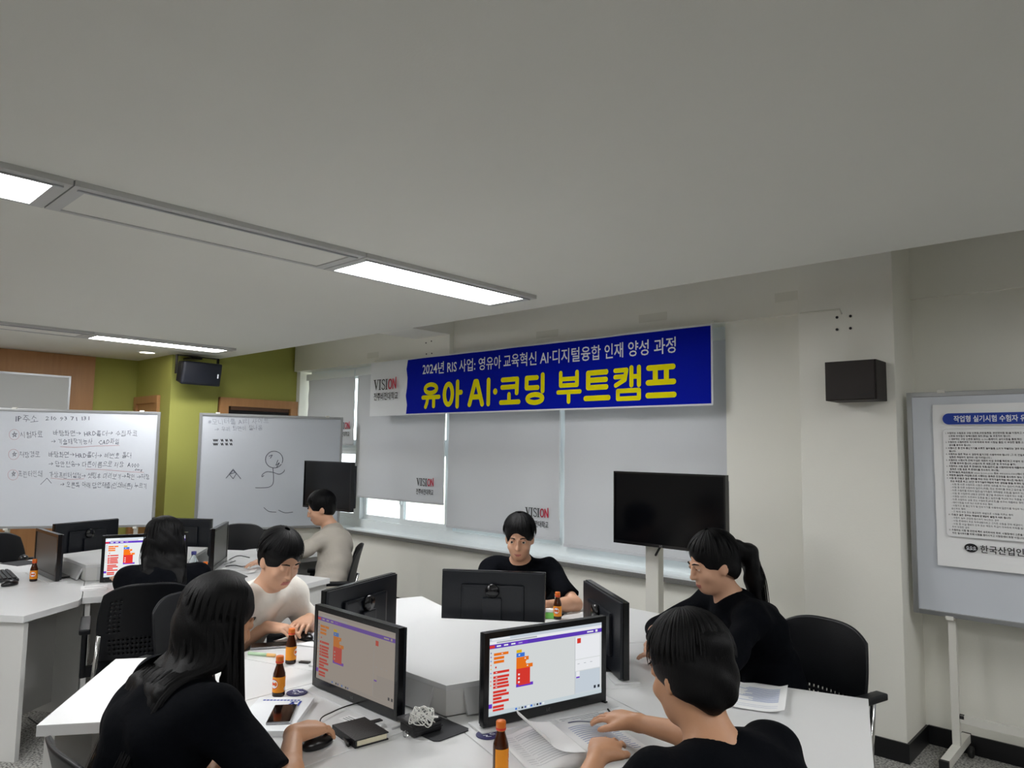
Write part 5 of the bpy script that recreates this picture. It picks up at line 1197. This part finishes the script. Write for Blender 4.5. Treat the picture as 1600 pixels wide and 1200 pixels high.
phone(441, 1118, DZ + .0178, yawB + .12, 'black smartphone lying on the white paperback')
phone(421, 1010, DZ + .002, A(150), 'black smartphone with silver edge near the white T-shirt person', 0)
# --- desk bits on the bottle wing
q0, q1 = dpt(388, 1023), dpt(430, 1027); d = q1 - q0
t = thing('highlighter', 'pale green highlighter pen with orange cap lying behind the bottle', 'pen', (q0.x, q0.y, DZ + .007), math.atan2(d.y, d.x)); L_ = d.length
obj('barrel', tube([(0, 0, 0), (L_ * .7, 0, 0)], .0065, 10), 'hl_green', t, True); obj('cap', tube([(L_ * .7, 0, 0), (L_, 0, 0)], .007, 10), 'hl_orange', t, True)
q = dpt(476, 1036); tag(obj('usb_stick', boxbm(-.022, .022, -.010, .010, .0005, .006, bev=.001), 'plastic_black', loc=(q.x, q.y, DZ), rot=(0, 0, .5)), 'small flat black memory stick on the white desk near the bottles', 'memory stick')
# --- papers
def sheet(name, label, px, py, yaw, w, h, curl=0.0, lines=(), m='ink_soft', cat='paper', z=DZ):
    q = dpt(px, py, z); t = thing(name, label, cat, (q.x, q.y, z), yaw); n = 10
    def hz(x, y): return .0012 + curl * max(0, (abs(x) / (w / 2)) - .3) ** 2 + .3 * curl * max(0, y / (h / 2) - .4) ** 2
    bm = bmesh.new(); g = [[bm.verts.new((-w / 2 + w * i / n, -h / 2 + h * j / n, hz(-w / 2 + w * i / n, -h / 2 + h * j / n))) for j in range(n + 1)] for i in range(n + 1)]
    for i in range(n):
        for j in range(n): bm.faces.new((g[i][j], g[i + 1][j], g[i + 1][j + 1], g[i][j + 1]))
    obj('page', bm, 'paper', t, True); bm = bmesh.new()
    for (x0, x1, y, th) in lines:
        K = 8
        for k in range(K):
            xa, xb = x0 + (x1 - x0) * k / K, x0 + (x1 - x0) * (k + 1) / K
            bm.faces.new([bm.verts.new((a, b, hz(a, b) + .0006)) for a, b in ((xa, y), (xb, y), (xb, y + th), (xa, y + th))])
    if lines: obj('print', bm, m, t)
    return t
rs = random.Random(11)
ln = [(-.08, -.08 + rs.uniform(.08, .15), -.11 + .0115 * k, .0045) for k in range(14)] + [(-.08, .08, .085, .002), (-.08, .08, .105, .002)]
sheet('handout', 'white handout with pale blue table print on the wing next to the pillar', 1180, 1090, A(200), .21, .297, .03, ln, 'ink_paleblue')
ln = [(-.09, -.09 + rs.uniform(.1, .18), -.12 + .013 * k, .003) for k in range(18)]
sheet('worksheet', 'white worksheet under the mouse of the white T-shirt person', 492, 1000, A(290), .21, .297, .004, ln, 'ink_paleblue')
sheet('worksheet', 'printed sheet lying under the bright monitor beside the open textbook', 915, 1113, A(72), .26, .12, .002, [(-.12, -.12 + rs.uniform(.1, .22), -.05 + .012 * k, .003) for k in range(8)])
sheet('name_card', 'small white printed slip in front of the dim monitor', 555, 1128, A(2), .12, .045, .001, [(-.05, .02 + rs.uniform(0, .03), -.012 + .01 * k, .003) for k in range(3)], cat='paper slip')
sheet('worksheet', 'crumpled white papers near the cables at the rear table', 372, 893, A(54), .24, .2, .02, [(-.1, .08, -.06 + .02 * k, .003) for k in range(6)])
q = dpt(147, 920); t = thing('booklet', 'thin white booklet on the corner of the rear desk', 'booklet', (q.x, q.y, DZ), A(72)); obj('pages', boxbm(-.07, .07, -.06, .06, .0005, .012), 'paper', t); obj('print', boxbm(-.05, .05, -.01, .012, .012, .0124), 'paper_grey', t)
# --- open textbook
bc = dpt(897, 1166); t = thing('open_textbook', 'open textbook with curling page and blue picture beside the bright monitor', 'book', (bc.x, bc.y, DZ), A(72) - .12)
PWd, PHt = .195, .265
def pageh(u): return .022 * math.sin(min(1, u * 1.15 + .12) * PI) ** .8 * (1 - .45 * u) + .006
for s in (-1, 1):
    bm = bmesh.new(); n = 16; g = []
    for i in range(n + 1):
        u = i / n; g.append([bm.verts.new((s * PWd * u, yy, pageh(u) if u < .999 else .006)) for yy in (-PHt / 2, PHt / 2)] + [bm.verts.new((s * PWd * u, yy, .0008)) for yy in (-PHt / 2, PHt / 2)])
    for i in range(n):
        a, b = g[i], g[i + 1]; bm.faces.new((a[0], b[0], b[1], a[1])); bm.faces.new((a[2], a[3], b[3], b[2])); bm.faces.new((a[0], a[2], b[2], b[0])); bm.faces.new((a[1], b[1], b[3], a[3]))
    bm.faces.new((g[-1][0], g[-1][2], g[-1][3], g[-1][1])); obj('page_block', bm, 'paper', t, True)
    bm = bmesh.new()
    for k in range(16):
        yy = PHt / 2 - .03 - .0135 * k; L0, L1 = .10, .10 + .85 * (rs.uniform(.6, 1) if k % 4 == 3 else 1) * .95
        if s == 1 and k < 2: continue
        for j in range(12):
            ua, ub = L0 + (L1 - L0) * j / 12, L0 + (L1 - L0) * (j + 1) / 12
            bm.faces.new([bm.verts.new((s * PWd * u, y_, pageh(u) + .0006)) for u, y_ in ((ua, yy), (ub, yy), (ub, yy + .003), (ua, yy + .003))])
    obj('text_print', bm, 'ink_paleblue' if s == 1 else 'paper_grey', t)
bm = bmesh.new()
for j in range(10):
    ua, ub = .18 + .055 * j, .18 + .055 * (j + 1); bm.faces.new([bm.verts.new((PWd * u, y_, pageh(u) + .0009)) for u, y_ in ((ua, .108), (ub, .108), (ub, .114), (ua, .114))])
obj('heading_rule', bm, 'navy', t)
bm = bmesh.new(); n = 14; g = []
for i in range(n + 1):      # curling leaf
    th = i / n * 1.7; r = .070; x_ = -.02 - r * math.sin(th) * 1.35 - .02 * i / n; z_ = .030 + r * (1 - math.cos(th)) * .62; g.append([bm.verts.new((x_, yy, z_)) for yy in (-PHt / 2 + .02, PHt / 2 - .004)])
for i in range(n): bm.faces.new((g[i][0], g[i + 1][0], g[i + 1][1], g[i][1]))
cl_ = obj('curling_page', bm, 'paper', t, True)
def leaf(u0, u1, y0, y1, m, nm):
    bm = bmesh.new(); K = 6; G_ = []
    for i in range(K + 1):
        th = (u0 + (u1 - u0) * i / K) * 1.7; r = .0715; x_ = -.02 - r * math.sin(th) * 1.35 - .02 * (u0 + (u1 - u0) * i / K); z_ = .0303 + r * (1 - math.cos(th)) * .62 - .001; G_.append([bm.verts.new((x_ - .0004, yy, z_)) for yy in (y0, y1)])
    for i in range(K): bm.faces.new((G_[i][0], G_[i + 1][0], G_[i + 1][1], G_[i][1]))
    obj(nm, bm, m, t)
leaf(.25, .62, .055, .10, 'navy', 'picture_sky'); leaf(.25, .62, .02, .055, 'photo_brown', 'picture_building')
# --- small pack, cables
q = dpt(858, 966); t = thing('snack_pack', 'small white and green pack beside a drink bottle below the banner', 'pack', (q.x, q.y, DZ), A(30)); obj('box', boxbm(-.03, .03, -.015, .015, .0005, .03, bev=.003), 'pack_green', t, True); obj('top_wrap', boxbm(-.024, .024, -.012, .012, .03, .05, bev=.006), 'paper', t, True)
t = thing('monitor_cable', 'black cable curling from the bright monitor onto the desk', 'cable', tuple(dpt(944, 1100)), 0); b0 = dpt(944, 1100)
obj('cord', tube(catmull([tuple(dpt(a, b) - b0 + Vector((0, 0, .003))) for a, b in ((938, 1099), (944, 1100), (950, 1110), (958, 1118), (968, 1124))], 6), .003, 6), 'cable_black', t, True); obj('plug', boxbm(-.01, .01, -.006, .006, 0, .01), 'plastic_black', t)
b0 = dpt(355, 880)
t = thing('cable', 'black cables lying on the rear desk wing beside the switched-off monitor', 'cable', tuple(b0), 0)
for k, P in enumerate((((352, 880), (362, 873), (374, 869), (390, 872)), ((352, 886), (366, 884), (380, 886), (395, 881)), ((350, 884), (360, 880), (368, 877)))):
    obj('cord', tube(catmull([tuple(dpt(a, b) - b0 + Vector((0, 0, .004))) for a, b in P], 6), .003, 6), 'cable_black', t, True)
obj('adapter', boxbm(.15, .21, .25, .28, .0005, .02, bev=.003), 'plastic_black', t)
b0 = dpt(120, 1124, 0.0)
t = thing('floor_cable', 'loose black cable on the floor under the rear desk wing', 'cable', (b0.x, b0.y, 0))
obj('cord', tube(catmull([tuple(dpt(a, b, 0.0) - b0 + Vector((0, 0, .004))) for a, b in ((44, 1122), (60, 1134), (80, 1150), (110, 1142), (120, 1124), (150, 1112))], 6), .004, 6), 'cable_black', t, True)
